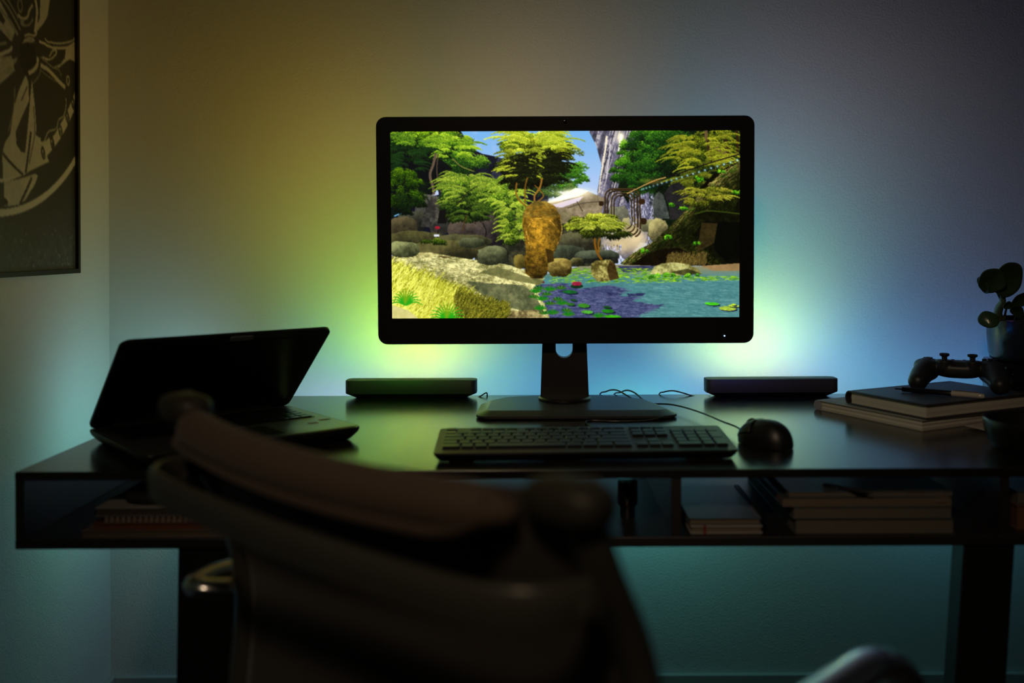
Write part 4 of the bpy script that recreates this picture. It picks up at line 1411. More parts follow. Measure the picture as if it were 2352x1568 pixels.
kcache = {}
extra = MB()
nkey = 0
for k, (x, y, w, h) in enumerate(keys):
    pos = (x0 + (x + w / 2) * UX, y)
    if k in (0, 15, 14, 13):
        key_mb(w, h, extra, pos)
        continue
    kk = (w, h)
    if kk not in kcache:
        o = key_mb(w, h).build('key', M_key, kb, angle=15)
        kcache[kk] = o
    else:
        o = kcache[kk].copy()
        COL.objects.link(o)
        o.parent = kb
    o.matrix_local = KT @ Matrix.Translation((pos[0], pos[1], 0))
    nkey += 1
ex = extra.build('key', M_key, kb, angle=15)
ex['kind'] = 'stuff'
ex.matrix_local = KT
kinv = (Matrix.Translation(KC) @ Matrix.Rotation(math.radians(2), 4, 'Z')).inverted()
cordp = [KC + Vector((.03, .055, .006)), P(1345, 968, 1.45), P(1420, 966, 1.50) - Vector((0, 0, .0)), P(1490, 964, 1.52), P(1524, 956, 1.54), P(1527, 945, 1.58), P(1505, 931, 1.65), P(1480, 920, 1.69), P(1458, 902, 1.73), P(1440, 896, 1.75), P(1425, 901, 1.78), P(1409, 909, 1.81), Vector((.125, 1.815, .70))]
cordp = [Vector((p.x, p.y, max(p.z, ZD + .0016))) if p.y < 1.8 else p for p in cordp]
cordp[1] = D(1345, 968, ZD + .0016)
cordp[2] = D(1420, 967, ZD + .0016)
cordp[3] = D(1488, 965, ZD + .0016)
cordp[0] = KC + Vector((.045, .058, .006))
MB().tube([kinv @ v for v in spline(cordp, 8)], .0014, 8).build('cord', M_cord, kb)

# ------------------------------------------------------------------ mouse
mc = Vector(((1757 - 1250) / F * 1.335, 1.338, ZD))
mrz = math.radians(40)          # nose towards the far left
mouse = thing('computer_mouse', 'black wired computer mouse right of the keyboard', 'mouse', mc, mrz)
L, Wm, Hm = .0420, .0255, .0340


def mouse_surf(u0, u1, v0, v1, nu, nv, lift=0.0):
    rows = []
    for i in range(nu):
        y = -L + 2 * L * (u0 + (u1 - u0) * i / (nu - 1))       # nose at +y
        t = y / L
        w = Wm * (1 - abs(t) ** 3.2) ** .5 * (1 - .08 * t)
        hgt = Hm * (1 - abs(t - (-.15)) ** 2.4 / (1.15 ** 2.4 if t > -.15 else .85 ** 2.4)) ** .5 if True else 0
        hgt = max(hgt.real if isinstance(hgt, complex) else hgt, .0)
        row = []
        for j in range(nv):
            a = math.pi * (v0 + (v1 - v0) * j / (nv - 1))
            x = -math.cos(a)
            z = math.sin(a)
            x = math.copysign(abs(x) ** .75, x)
            z = z ** .8 if z > 0 else 0
            row.append((x * (w + lift), y, .002 + z * (hgt + lift)))
        rows.append(row)
    mb = MB()
    vs = [v for r in rows for v in r]
    fs = []
    for i in range(nu - 1):
        for j in range(nv - 1):
            a = i * nv + j
            fs.append((a, a + 1, a + nv + 1, a + nv))
    return mb.add(vs, fs)


def mouse_body():
    mb = MB()
    rings = []
    n = 28
    for i in range(25):
        t = -1 + 2 * i / 24
        t = math.copysign(abs(t) ** .8, t) * .9995
        w = Wm * (1 - abs(t) ** 3.0) ** .5
        k = 1.16 if t > -.16 else .84
        hgt = Hm * max(0, 1 - (abs(t + .16) / k) ** 2.3) ** .5 + .0015
        r = []
        for j in range(n):
            a = 2 * math.pi * j / n
            x, z = math.cos(a), math.sin(a)
            x = math.copysign(abs(x) ** .8, x)
            z = abs(z) ** .85 * (1 if z > 0 else -.0)
            ww = w * (1 - .10 * max(z, 0)) * (1 if z > .02 else .93)
            r.append((x * ww, t * L, .0015 + max(z, 0) * hgt))
        rings.append(r)
    return mb.loft(rings)


o = mouse_body().build('body', M_plastic, mouse, angle=60)
for sx_ in (-1, 1):
    mb = mouse_surf(.62, .985, .50 + (.03 if sx_ > 0 else -.36), .50 + (.36 if sx_ > 0 else -.03), 14, 12, .0009)
    mb.build('mouse_button', M_plastic, mouse, angle=60, solid=.0012)
w = MB().lathe([(.003, -.003), (.0105, -.003), (.0115, 0), (.0105, .003), (.003, .003)], 28)
w.v = [(z, y + .021, x + .0240) for x, y, z in w.v]
w.build('scroll_wheel', M_rubber, mouse)
minv = (Matrix.Translation(mc) @ Matrix.Rotation(mrz, 4, 'Z')).inverted()
nose = Matrix.Translation(mc) @ Matrix.Rotation(mrz, 4, 'Z') @ Vector((0, L * .97, .012))
cp = [nose, P(1693, 981, 1.405), P(1660, 968, 1.45), P(1620, 951, 1.52), P(1575, 936, 1.59), P(1535, 928, 1.63), P(1490, 927, 1.665), P(1465, 922, 1.69), P(1440, 908, 1.715), P(1420, 897, 1.74), P(1405, 895, 1.76), P(1392, 899, 1.785), P(1377, 908, 1.81), Vector((.10, 1.818, .70))]
cp = [Vector((p.x, p.y, max(p.z, ZD + .0016))) if p.y < 1.8 else p for p in cp]
MB().tube([minv @ v for v in spline(cp, 8)], .0014, 8).build('cord', M_cord, mouse)

# ------------------------------------------------------------------ laptop
hc_ = Vector((-.533, 1.474, ZD))
lrz = math.atan2(.1985, .234)
lap = thing('laptop', 'half open dark laptop with a black screen on left end of desk', 'laptop', hc_, lrz)
LW, LD = .1525, .238
o1 = rrect(-LW, -LD, LW, .006, .012, 5)
cxl, cyl = 0, -LD / 2
rings = []
for z, k in ((.0, .90), (.002, .93), (.012, .99), (.0165, 1.0), (.0185, 1.0), (.0195, .996)):
    rings.append([(p[0] * k, (p[1] - cyl) * (k if z < .012 else k) + cyl, z) for p in o1])
MB().loft(rings).build('base', M_lap, lap, angle=35)
MB().prism(rrect(-LW + .004, -LD + .004, LW - .004, -.004, .010, 5), [(.0195, 0), (.0202, 0), (.0204, .0004)]).build('palm_rest', M_palm, lap)
MB().prism(rrect(-LW + .018, -.128, LW - .018, -.022, .003, 3), [(.0203, 0), (.0208, 0)]).build('key_well', M_lap, lap)
MB().prism(rrect(-.035, -.215, .045, -.150, .003, 3), [(.0203, 0), (.0207, 0)]).build('touchpad', M_lap, lap)
kproto = None
for r in range(6):
    for q in range(15):
        mbk = None
        if kproto is None:
            kproto = MB().prism(rrect(-.0078, -.0066, .0078, .0066, .0012, 2), [(0, 0), (.0012, 0), (.0016, .0005)]).build('key', M_key, lap)
            o = kproto
        else:
            o = kproto.copy()
            COL.objects.link(o)
            o.parent = lap
        o.location = (-LW + .030 + q * .0175, -.118 + r * .0172, .0207)
for (x, y, w, h) in ((.108, -.172, .014, .009), (.134, -.158, .016, .009)):
    MB().box((x - w / 2, y - h / 2, .0204), (x + w / 2, y + h / 2, .0207)).build('sticker', M_sticker, lap)
# hinge bar and lid
hb = MB().tube([(-LW * .8, 0, .0215), (LW * .8, 0, .0215)], .0045, 12)
hb.build('hinge', M_lap, lap)
la = math.atan2(.127, .143)        # lid raised this far from the keys
lidm = Matrix.Translation((0, 0, .021)) @ Matrix.Rotation(-la, 4, 'X')
LH = .200
o1 = rrect(-LW, -LH, LW, .004, .013, 6)
lid = MB().prism(o1, [(0, .001), (.0008, 0), (.0050, 0), (.0062, .002)]).build('lid', M_lap, lap, angle=35)
lid.matrix_local = lidm
sc_ = MB().prism(rrect(-LW + .013, -LH + .014, LW - .013, -.022, .001, 2), [(-.0008, 0), (.0002, 0)]).build('display', M_screen_off, lid)
st = MB().prism(rrect(-.004, -LH + .003, .030, -LH + .0125, .003, 4), [(-.0011, 0), (.0002, 0)]).build('webcam_cover', M_sticker, lid)
st['label'] = 'small grey rounded webcam cover at the lid edge'

# ------------------------------------------------------------------ papers, notebook, pen, controller, box, pot and bowl on the right
def frame_at(corner, ang):
    """local frame whose origin is the near left corner; x along the near edge"""
    return corner, ang


fa = math.radians(28)
fc = D(2116, 990, ZD)
fc = Vector((.5598, 1.432, ZD))
fold = thing('folder', 'thick grey card folder of papers lying under the dark leather notebook', 'folder', fc, fa)
FU, FV = .250, .218
MB().prism([(0, 0), (FU, 0), (FU, FV), (0, FV)], [(0, 0), (.0012, 0)]).build('cover', M_kraft, fold, bevel=.0004)
pg = []
for z, i in ((.0012, .004), (.004, .003), (.007, .0045), (.010, .003), (.0135, .0045), (.0150, .004)):
    pg.append((z, i))
MB().prism([(0, 0), (FU, 0), (FU, FV), (0, FV)], pg).build('pages', M_paper, fold, smooth=False)
MB().prism([(0, 0), (FU, 0), (FU, FV), (0, FV)], [(.0150, 0), (.0166, 0)]).build('cover', M_kraft, fold, bevel=.0004)
sp = MB()
sp.tube([(.0, FV - .001, .0083), (FU, FV - .001, .0083)], .0083, 14, flat=1)
sp.build('spine', M_kraft, fold)

na = math.radians(26.5)
ncn = Vector((.5662, 1.4345, ZD + .0167))
nb = thing('notebook', 'dark leather bound notebook with stitched cover, pen resting on it', 'notebook', ncn, na)
NU, NV, NT = .236, .160, .0225
def lcover(z0, z1):
    return MB().prism(rrect(0, 0, NU, NV, .004, 3), [(z0, 0), (z1 - .0006, 0), (z1, .0006)])
lcover(0, .0026).build('cover', M_leather, nb)
MB().prism([(.004, .003), (NU - .004, .003), (NU - .004, NV - .004), (.004, NV - .004)], [(.0026, 0), (.006, .0004), (.011, -.0003), (.016, .0003), (.0200, 0)]).build('pages', M_paper, nb, smooth=False)
o = lcover(.0199, NT).build('cover', M_leather, nb)
def arcspine():
    rings = []
    for x in np.linspace(.001, NU - .001, 4):
        r = []
        for k in range(14):
            a = math.pi / 2 + math.pi * k / 13
            r.append((x, NV - .002 - math.cos(a) * .0095, NT / 2 + math.sin(a) * NT / 2))
        for k in range(14):
            a = 3 * math.pi / 2 - math.pi * k / 13
            r.append((x, NV - .002 - math.cos(a) * .0072, NT / 2 + math.sin(a) * (NT / 2 - .0022)))
        rings.append(r)
    return MB().loft(rings)
arcspine().build('spine', M_leather, nb)
stt = MB()
for k in range(44):
    x = .006 + k * .0052
    for y in (.0035, NV - .006):
        stt.box((x, y - .0003, NT), (x + .0034, y + .0003, NT + .0004))
for k in range(28):
    y = .008 + k * .0052
    for x in (.0038,):
        stt.box((x - .0003, y, NT), (x + .0003, y + .0034, NT + .0004))
for k in range(44):
    x = .006 + k * .0052
    stt.box((x, -.0004, .0012), (x + .0034, .0002, .0018))
stt.build('stitching', M_stitch, nb, smooth=False)

ZN = ncn.z + NT
a, b = D(2056, 893, ZN + .004), D(2262, 911, ZN + .004)
a.z = b.z = ZN + .0047
d = b - a
pen = thing('pen', 'black ballpoint pen with clear cap lying on the leather notebook', 'pen', (a.x, a.y, ZN + .0047), math.atan2(d.y, d.x))
PL = d.length
def tube_x(prof, n=16):
    m = MB().lathe([(r, x) for x, r in prof], n)
    m.v = [(z, x, y) for x, y, z in m.v]
    return m
tube_x([(.011, .0030), (.0115, .0040), (PL * .64, .0043), (PL * .645, .0040)]).build('barrel', M_gloss, pen)
tube_x([(0, .0012), (.012, .0013)]).build('tip', M_wire, pen)
tube_x([(PL * .645, .0044), (PL * .9, .0043), (PL * .985, .0036), (PL, .0022)]).build('cap', M_clear, pen)
MB().box((PL * .66, -.0008, .0044), (PL * .93, .0008, .0056)).build('clip', M_brass, pen, bevel=.0004)

# game controller
gz = math.radians(-24)
gc = Vector((.681, 1.590, ZN))
gpad = thing('game_controller', 'black game controller with two thumb sticks resting on the notebook', 'game controller', gc, gz)
gpad.scale = (.90, .90, .90)


def blob(mb, c, r, e=1.0, mat_=None, n=24, m=16):
    rings = []
    for i in range(1, m):
        a = math.pi * i / m
        ring_ = []
        for k in range(n):
            t = 2 * math.pi * k / n
            v = [math.sin(a) * math.cos(t), math.sin(a) * math.sin(t), -math.cos(a)]
            v = [math.copysign(abs(q) ** e, q) for q in v]
            v = Vector((v[0] * r[0], v[1] * r[1], v[2] * r[2]))
            if mat_:
                v = mat_ @ v
            ring_.append(v + Vector(c))
        rings.append(ring_)
    return mb.loft(rings)


gb = MB()
blob(gb, (0, .002, .0385), (.054, .022, .0135), .6)
blob(gb, (0, -.006, .0345), (.040, .018, .014), .7)
for s_ in (-1, 1):
    blob(gb, (s_ * .052, .004, .0375), (.0255, .0265, .0155), .75)
    path = [(s_ * .052, .006, .034), (s_ * .057, -.012, .031), (s_ * .063, -.032, .0245), (s_ * .067, -.050, .0175)]
    gb.tube(spline(path, 5), [.0225 - .0055 * i / 15 for i in range(16)], 20)
    blob(gb, (s_ * .067, -.051, .0172), (.0172, .0172, .0168), 1)
    blob(gb, (s_ * .024, -.008, .040), (.0150, .0150, .0125), .8)
    gb.lathe([(.0145, .036), (.0145, .0525), (.0135, .0535)], 24, (s_ * .0235, -.009, 0))
    blob(gb, (s_ * .050, .028, .030), (.017, .008, .013), .8)
body = gb.build('body', M_pad, gpad, angle=80)
rm = body.modifiers.new('remesh', 'REMESH')
rm.mode = 'VOXEL'
rm.voxel_size = .0013
rm.use_smooth_shade = True
sm = body.modifiers.new('smooth', 'SMOOTH')
sm.iterations = 10
sm.factor = .6
for s_ in (-1, 1):
    m_ = MB().lathe([(.0055, .050), (.0048, .054), (.0048, .0590), (.0078, .0605), (.0088, .0622), (.0086, .0645), (.0070, .0652), (.004, .0640)], 28, (s_ * .0235, -.009, 0))
    m_.build('thumb_stick', M_rubber, gpad)
dp = MB().box((-.060, -.0005 + .004, .052), (-.044, .0055 + .004, .0552)).box((-.055, -.005 + .004, .052), (-.049, .0105 + .004, .0552))
dp.build('direction_pad', M_plastic, gpad, bevel=.0008)
for q in ((.052, .016), (.052, -.002), (.043, .007), (.061, .007)):
    MB().lathe([(.0042, .0515), (.0042, .0552), (.0034, .0560)], 18, (q[0], q[1], 0)).build('action_button', M_plastic, gpad)
for q in (-.010, .010):
    MB().box((q - .003, .006, .0510), (q + .003, .009, .0530)).build('menu_button', M_plastic, gpad, bevel=.0006)
for s_ in (-1, 1):
    MB().box((s_ * .052 - .011, .031, .036), (s_ * .052 + .011, .037, .046)).build('shoulder_button', M_plastic, gpad, bevel=.002)

# black box with the pot on it
ba = math.radians(11.6) * -1
bc = Vector((.768, 1.612, ZD))
bx = thing('electronics_box', 'squat black box with small brass dots under the plant pot', 'box', bc, ba)
MB().prism(rrect(0, 0, .24, .165, .012, 5), [(0, .002), (.003, 0), (.068, 0), (.071, .002)]).build('case', M_gloss, bx, angle=30)
for x, z in ((.012, .060), (.036, .066), (.06, .05), (.11, .058), (.013, .030)):
    m_ = MB().lathe([(.0010, 0), (.0010, .0008)], 12)
    m_.v = [(p[0] + x, -p[2], p[1] + z) for p in m_.v]
    m_.build('screw', M_brass, bx)

pc = Vector((.868, 1.715, ZD + .0712))
pot = thing('potted_plant', 'round leaved green plant in a dark glazed pot on the black box', 'plant', pc)
PR = .0765
MB().lathe([(PR * .86, 0), (PR * .93, .003), (PR * .965, .012), (PR * 1.0, .045), (PR * 1.0, .072), (PR * .985, .0742), (PR * .95, .0735), (PR * .93, .066), (PR * .92, .050)], 56).build('pot', M_pot, pot, angle=50)
MB().lathe([(PR * .93, .060), (PR * .92, .0655), (PR * .3, .067)], 40).build('soil', M_soil, pot)


def leaf(px, py, Y, rx, ry, rot, face, m=M_leaf, cup=.18, notch=.12, nm='leaf'):
    """round cupped leaf; rx, ry in metres; rot in the picture plane; face = lean towards (x, up)"""
    c = P(px, py, Y) - pc
    mb = MB()
    nr, na_ = 7, 36
    R = Matrix.Rotation(face[0], 3, 'Z') @ Matrix.Rotation(face[1], 3, 'X') @ Matrix.Rotation(rot, 3, 'Y')
    vs = [R @ Vector((0, .004, 0)) + c]
    for i in range(1, nr + 1):
        q = i / nr
        for k in range(na_):
            t = 2 * math.pi * k / na_
            w_ = 1 - notch * max(0, math.cos(t + math.pi / 2)) ** 8 + .025 * math.sin(5 * t + px)
            x, z = rx * q * w_ * math.cos(t), ry * q * w_ * math.sin(t)
            y = -cup * rx * (q * q) + .004 + .08 * rx * math.sin(2 * t) * q * q
            vs.append(R @ Vector((x, y, z)) + c)
    fs = [(0, 1 + k, 1 + (k + 1) % na_) for k in range(na_)]
    for i in range(nr - 1):
        for k in range(na_):
            a_ = 1 + i * na_
            k2 = (k + 1) % na_
            fs.append((a_ + k, a_ + na_ + k, a_ + na_ + k2, a_ + k2))
    mb.add(vs, fs)
    return mb.build(nm, m, pot, angle=180, solid=.0012)


YL = 1.655
leaf(2314, 643, YL, .0255, .0330, math.radians(28), (.05, .15))
leaf(2279, 646, YL - .006, .0225, .0235, math.radians(-20), (-.2, .35))
leaf(2258, 656, YL + .004, .0075, .0165, math.radians(-25), (-.9, .2), cup=.5)
leaf(2271, 732, 1.632, .0165, .0150, math.radians(20), (-.35, -.35), M_leaf2, cup=-.2)
leaf(2318, 702, YL, .0125, .0072, math.radians(0), (.5, .2))
leaf(2347, 690, YL, .0190, .0130, math.radians(-15), (.2, .3))
leaf(2338, 716, YL + .01, .0180, .0100, math.radians(30), (.3, .4))
leaf(2390, 670, YL + .01, .020, .022, math.radians(10), (.4, .3))
leaf(2385, 720, YL + .005, .018, .014, math.radians(-20), (.4, .4))
def stem(pts, r):
    q = spline([P(*p_) - pc for p_ in pts], 6)
    nq = len(q)
    rr = [r[0] + (r[1] - r[0]) * i / (nq - 1) for i in range(nq)]
    MB().tube(q, rr, 12).build('stem', M_stem, pot)
stem([(2297, 738, 1.70), (2292, 722, 1.69), (2296, 705, 1.68), (2303, 692, 1.67), (2300, 676, 1.665)], (.0085, .0045))
stem([(2302, 700, 1.675), (2296, 684, 1.668), (2288, 668, 1.66)], (.002, .0015))
stem([(2306, 735, 1.69), (2310, 715, 1.68), (2314, 702, 1.67)], (.0022, .0016))
stem([(2292, 730, 1.69), (2284, 728, 1.66), (2272, 732, 1.640)], (.0022, .0016))
stem([(2330, 740, 1.70), (2336, 722, 1.685), (2345, 700, 1.67)], (.0025, .0016))
stem([(2375, 745, 1.71), (2383, 710, 1.69), (2388, 680, 1.675)], (.003, .0018))

# bowl at the right front corner
bwl = Vector((.664, 1.305, ZD))
RB = .067
bo = MB().lathe([(RB * .74, 0), (RB * .80, .002), (RB * .93, .014), (RB * .985, .030), (RB * 1.0, .0400), (RB * .985, .0418), (RB * .95, .0408), (RB * .93, .030), (RB * .86, .014), (RB * .70, .007), (RB * .2, .006)], 56).build('bowl', M_bowl, None, angle=60, loc=bwl)
tag(bo, 'shallow black bowl at the right front of the desk beside the folder', 'bowl')

# sheet with a curled corner under the folder
def sheet():
    q = [(D(2226, 966, ZD + .001)), D(2262, 984, ZD + .001), D(2330, 973, ZD + .001), D(2400, 955, ZD + .001)]
    mb = MB()
    nu_, nv_ = 16, 8
    a_, b_ = Vector((.630, 1.466)), Vector((.735, 1.522))
    vs = []
    for i in range(nu_):
        for j in range(nv_):
            u_, v_ = i / (nu_ - 1), j / (nv_ - 1)
            p_ = a_ + (b_ - a_) * u_
            o_ = Vector((.485, -.875)) * (.004 + (.050 - .016 * u_) * v_)
            z = ZD + .0012 + .006 * (1 - v_) ** 1.2 * (.4 + .6 * u_) + .0022 * math.sin(u_ * 9 + v_ * 3) * v_ * (1 - v_) + .0035 * max(0, v_ - .75) * 4 * abs(math.sin(u_ * 3.3))
            vs.append((p_.x + o_.x, p_.y + o_.y, max(z, ZD + .0008)))
    fs = [(i * nv_ + j, i * nv_ + j + 1, (i + 1) * nv_ + j + 1, (i + 1) * nv_ + j) for i in range(nu_ - 1) for j in range(nv_ - 1)]
    return mb.add(vs, fs)


sh = sheet().build('paper_sheet', M_sheet, None, angle=80, solid=.0003)
tag(sh, 'creased pale paper sheet poking out in front of the grey folder', 'paper')

# ------------------------------------------------------------------ shelf contents
ZS = .6660


def book(name, label, cat, x0, y0, z0, w, d, h, edge, cover, rot=0, group=None, ct=.0012, covname='cover'):
    t = thing(name, label, cat, (x0, y0, z0), rot, group)
    MB().box((0, 0, 0), (w, d, ct)).build(covname, cover, t, bevel=.0003)
    MB().box((.002, .002, ct), (w - .002, d - .002, h - ct)).build('pages', edge, t, smooth=False)
    MB().box((0, 0, h - ct), (w, d, h)).build(covname, cover, t, bevel=.0003)
    return t


def spiral(t, x0, x1, y, zc, r, n, along='x', nm='spiral_binding', m=M_wire):
    mb = MB()
    for k in range(n):
        q = x0 + (x1 - x0) * k / (n - 1)
        pts_ = []
        for j in range(14):
            a_ = 2 * math.pi * j / 14
            if along == 'x':
                pts_.append((q, y + r * math.cos(a_), zc + r * math.sin(a_)))
            else:
                pts_.append((y + r * math.cos(a_), q, zc + r * math.sin(a_)))
        mb.tube(pts_, .0006, 5, closed=True, up=(1, 0, 0) if along == 'x' else (0, 1, 0))
    mb.build(nm, m, t)


k0 = 1.206
M_silver = mat('silver_cap', (.85, .87, .9), .18, metal=1)
X = lambda px, Y=1.206: (px - CX) / F * Y
t = book('sketchbook', 'wide pale sketchbook at the bottom of the left shelf pile', 'sketchbook', X(183), k0, ZS, .212, .15, .0090, M_mag2, M_pale)
t = book('notebook', 'orange covered notebook second from the bottom of left shelf pile', 'notebook', X(206), k0 + .003, ZS + .0091, .196, .15, .0078, M_orange, M_orange)
t = book('notebook', 'spiral notebook with wide coil teeth between orange and grey notebooks', 'notebook', X(231), k0 + .006, ZS + .0170, .190, .14, .0088, M_pink, M_pale)
mb = MB()
for q in range(27):
    x = .002 + q * .0071
    mb.box((x, -.0032, .0002), (x + .0046, .004, .0088))
mb.build('spiral_binding', M_pink, t, bevel=.001)
t = book('notebook', 'grey spiral notebook on top of left shelf pile under the pouch', 'notebook', X(213), k0 + .002, ZS + .0260, .19, .14, .0108, M_pale, M_kraft)
spiral(t, .003, .187, .001, .0054, .0046, 46)
po = MB()
blob(po, (0, 0, .0085), (.064, .040, .0085), .55)
po = po.build('pouch', M_rubber, None, angle=80, loc=(X(258) + .064, k0 + .048, ZS + .0369))
tag(po, 'flat black pouch lying on the notebook pile in left shelf', 'pouch')

cn = thing('canister', 'small black canister with pale rim standing inside the middle shelf', 'canister', ((1439 - CX) / F * 1.29, 1.29, ZS))
MB().lathe([(.0095, 0), (.0098, .004), (.0094, .013), (.0130, .018), (.0134, .022), (.0134, .0475)], 32).build('body', M_gloss, cn)
MB().lathe([(.0110, .0475), (.0136, .0475), (.0136, .0498), (.0112, .0502)], 32).build('rim', mat('pale_metal', (.5, .52, .52), .25, metal=1), cn)

t = book('notebook', 'lower kraft notebook with red elastic band in the right shelf', 'notebook', X(1583, 1.215), 1.214, ZS, .0905, .165, .0092, M_mag2, M_kraft)
MB().box((.0165, -.0006, -.0001), (.0195, .1652, .0095)).build('elastic_band', M_red, t)
spiral(t, .006, .160, .0915, .0046, .0052, 26, 'y')
t = book('notebook', 'upper grey spiral notebook lying on the banded kraft notebook', 'notebook', X(1580, 1.215), 1.217, ZS + .0096, .0915, .168, .0086, M_mag2, M_cover2)
spiral(t, .006, .163, .0925, .0043, .0056, 26, 'y')

mx0 = X(1822, 1.212)
book('magazine', 'thick bottom magazine of the tall right shelf pile', 'magazine', mx0, 1.210, ZS, .2010, .292, .0185, M_mag, M_cover, ct=.0006)
book('magazine', 'second thick magazine from the bottom of tall right pile', 'magazine', mx0 - .002, 1.212, ZS + .0187, .2015, .290, .0145, M_mag, M_cover2, ct=.0006)
t = thing('magazine', 'magazine with a folded rounded corner, second from top of right pile', 'magazine', (mx0 - .014, 1.214, ZS + .0334))
MB().box((0, 0, 0), (.212, .285, .0095)).build('pages', M_mag2, t, smooth=False)
m_ = MB().tube([(.188, .001, .0052), (.206, .001, .0058)], .0048, 14)
blobm = MB()
blob(blobm, (.199, .012, .0056), (.0165, .013, .0052), .8)
blobm.build('curled_corner', M_mag2, t)
MB().box((0, 0, .0095), (.198, .285, .0103)).build('cover', M_cover, t, bevel=.0002)
t = thing('magazine', 'topmost magazine of right shelf pile with a silver pen on it', 'magazine', (mx0 - .004, 1.222, ZS + .0438))
MB().box((0, 0, 0), (.2065, .270, .0050)).build('pages', M_mag, t, smooth=False)
MB().box((0, 0, .0050), (.2065, .270, .0058)).build('cover', M_cover, t, bevel=.0002)
MB().box((.150, -.0012, .0046), (.172, .02, .0050)).build('bookmark', M_orange, t)
zt_ = ZS + .0438 + .0058
a, b = D(1890, 1114, zt_ + .003), D(1968, 1127, zt_ + .003)
d = b - a
pn = thing('pen', 'silver capped pen on the topmost magazine in the right shelf', 'pen', (a.x, a.y, zt_ + .0034), math.atan2(d.y, d.x))
tube_x([(0, .0015), (.002, .0032), (d.length * .5, .0033)]).build('cap', M_silver, pn)
tube_x([(d.length * .5, .003), (d.length * 1.3, .003), (d.length * 1.45, .0012)]).build('barrel', M_plastic, pn)

xr = X(2328, 1.23)
book('book', 'brown book at the bottom of the far right shelf', 'book', xr, 1.225, ZS, .15, .2, .031, M_brown, M_brown, ct=.002)
book('book', 'dark book on top of the brown one in far right shelf', 'book', xr + .003, 1.230, ZS + .0312, .14, .19, .016, M_mag, M_cover2, ct=.001)

# ------------------------------------------------------------------ office chair
M_fabric = mat('chair_mesh_fabric', (.042, .032, .025), .85, bump=(900, .3, .0006), sheen=.1)
M_fabric2 = mat('chair_pad_fabric', (.080, .052, .036), .8, bump=(900, .3, .0006), sheen=.1)
M_alu = mat('dark_polished_aluminium', (.075, .072, .062), .34, metal=.25)
M_cap = mat('dark_cap_plastic', (.030, .026, .018), .55)
M_chrome = mat('polished_aluminium', (.82, .80, .78), .20, metal=1)
cc = Vector((-.156, .728, 0))
crz = math.radians(-43.6)
ch = thing('office_chair', 'office chair with dark mesh back and polished metal arms, in front of desk', 'office chair', cc, crz)

prof = [(.892, -.004), (.862, .004), (.835, .016), (.795, .038), (.750, .054), (.69, .064), (.60, .056), (.54, .050), (.49, .060), (.462, .10), (.455, .18), (.452, .30), (.450, .42), (.440, .49), (.425, .515)]
pr = spline([(0, y, z) for z, y in prof], 6)
for s_ in (-1, 1):
    rl = [Vector((s_ * .247, p.y, p.z)) for p in pr]
    MB().tube(rl, .0115, 12, flat=1.25, up=(1, 0, 0)).build('side_rail', M_alu, ch)
    cp_ = MB()
    blob(cp_, (s_ * .238, -.004, .881), (.030, .019, .0140), .7)
    cp_.build('rail_cap', M_cap, ch, angle=80)
def sling(z_from, z_to, nx=25):
    q = [p for p in pr if True]
    rows = []
    for p in q:
        row = []
        for i in range(nx):
            u_ = -1 + 2 * i / (nx - 1)
            bow = (1 - u_ * u_)
            dz = p.z
            y = p.y
            if p.z > .47:
                y -= .026 * bow
                z = p.z - .006 * bow * max(0, min(1, (p.z - .8) / .08))
            else:
                z = p.z - .018 * bow
            row.append((u_ * .240, y, z - .006))
        rows.append(row)
    n = len(rows)
    vs = [v for r_ in rows for v in r_]
    fs = [(i * nx + j, i * nx + j + 1, (i + 1) * nx + j + 1, (i + 1) * nx + j) for i in range(n - 1) for j in range(nx - 1)]
    return MB().add(vs, fs)
sling(0, 0).build('mesh_sling', M_fabric, ch, angle=180, solid=.004)
# rolled head edge: two padded ridges
def roll(z, y, r, x0_, x1_, flat, m_):
    pts_ = []
    for i in range(25):
        u_ = x0_ + (x1_ - x0_) * i / 24
        bow = 1 - (u_ / .24) ** 2
        pts_.append((u_, y - .028 * bow, z - .006 * bow))
    n_ = len(pts_)
    rr_ = [r * (min(1, .35 + min(i, n_ - 1 - i) / 3)) for i in range(n_)]
    MB().tube(pts_, rr_, 16, flat=flat).build('head_roll', m_, ch, angle=80)
roll(.872, -.008, .0175, -.222, .205, .95, M_fabric2)
lip = [(u_, -.016 - .028 * (1 - (u_ / .24) ** 2), .857 - .006 * (1 - (u_ / .24) ** 2)) for u_ in np.linspace(-.215, .150, 16)] + [(.170, -.030, .858), (.184, -.026, .866), (.190, -.022, .878)]
MB().tube(lip, .0062, 12).build('head_roll_lip', M_fabric2, ch, angle=80)
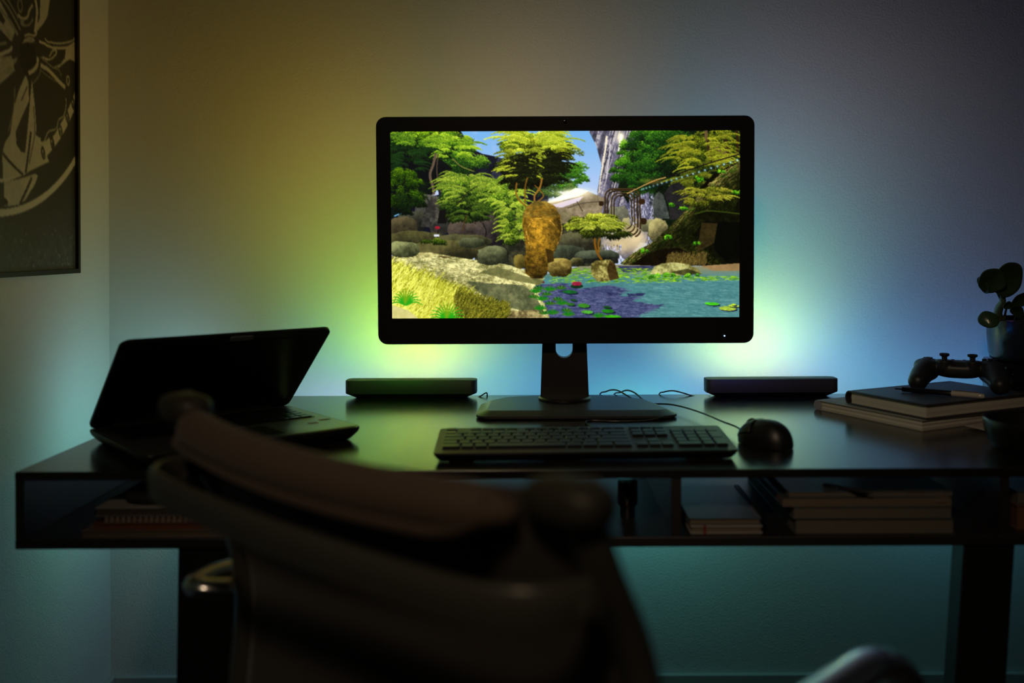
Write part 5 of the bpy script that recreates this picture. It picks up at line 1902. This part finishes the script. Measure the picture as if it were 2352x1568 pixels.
# bowed spreader bar behind the back
sp_ = spline([(-.247, .012, .820), (-.240, -.018, .820), (-.222, -.040, .820), (-.190, -.050, .820), (-.10, -.056, .820), (.0, -.058, .820), (.10, -.055, .820), (.185, -.048, .820), (.222, -.036, .820), (.240, -.016, .820), (.247, .012, .820)], 6)
rings = []
for i, p in enumerate(sp_):
    tt = (sp_[min(i + 1, len(sp_) - 1)] - sp_[max(i - 1, 0)]).normalized()
    nn = Vector((tt.y, -tt.x, 0))
    r_ = []
    for (a_, b_) in ((-.0035, -.0085), (.0, -.0105), (.0035, -.0085), (.0045, .002), (.0040, .0145), (.0015, .0172), (-.0015, .0172), (-.0040, .0145), (-.0045, .002)):
        r_.append(p + nn * a_ + Vector((0, 0, b_)))
    rings.append(r_)
MB().loft(rings).build('spreader_bar', M_alu, ch, angle=50)
for s_ in (-1, 1):
    m_ = MB().lathe([(.004, -.002), (.009, 0), (.009, .003), (.006, .0045)], 20)
    m_.v = [(p[0] + s_ * .244, -p[2] - .002, p[1] + .820) for p in m_.v]
    m_.build('bolt', M_alu, ch)
# arms
for s_ in (-1, 1):
    ap = spline([(s_ * .245, .048, .700), (s_ * .262, .022, .704), (s_ * .276, .040, .705), (s_ * .278, .10, .704), (s_ * .278, .18, .703), (s_ * .277, .26, .702), (s_ * .274, .315, .697), (s_ * .271, .365, .675), (s_ * .268, .410, .630), (s_ * .262, .44, .57), (s_ * .252, .45, .50), (s_ * .244, .445, .462)], 6)
    MB().tube(ap, [.013 + .004 * min(1, max(0, (i - 4) / 10)) - .004 * max(0, (i - 48) / 18) for i in range(len(ap))], 16, flat=.7, up=(0, 0, 1)).build('armrest', M_chrome, ch, angle=80)
# cross stretcher, column, base
MB().tube([(-.236, .16, .44), (0, .16, .425), (.236, .16, .44)], .014, 12).build('seat_stretcher', M_alu, ch)
MB().tube([(-.236, .36, .44), (0, .36, .425), (.236, .36, .44)], .014, 12).build('seat_stretcher', M_alu, ch)
MB().box((-.07, .15, .395), (.07, .37, .425)).build('tilt_box', M_alu, ch, bevel=.006)
MB().lathe([(.028, .10), (.028, .30), (.016, .302), (.016, .396)], 24, (0, .26, 0)).build('gas_column', M_alu, ch)
for k in range(5):
    a_ = 2 * math.pi * k / 5 + .3
    e = Vector((math.cos(a_) * .30, .26 + math.sin(a_) * .30, .075))
    MB().tube([(0, .26, .115), (math.cos(a_) * .15, .26 + math.sin(a_) * .15, .105), e], [.026, .021, .016], 12, flat=.7).build('star_leg', M_alu, ch)
    w = MB().lathe([(.012, -.022), (.027, -.022), (.0275, -.004), (.012, -.004), (.012, .004), (.0275, .004), (.027, .022), (.012, .022)], 24)
    w.v = [Matrix.Rotation(a_ + 1.57, 3, 'Z') @ Vector((p[2], p[0], p[1])) + Vector((e.x, e.y, .0278)) for p in w.v]
    w.build('caster', M_rubber, ch)
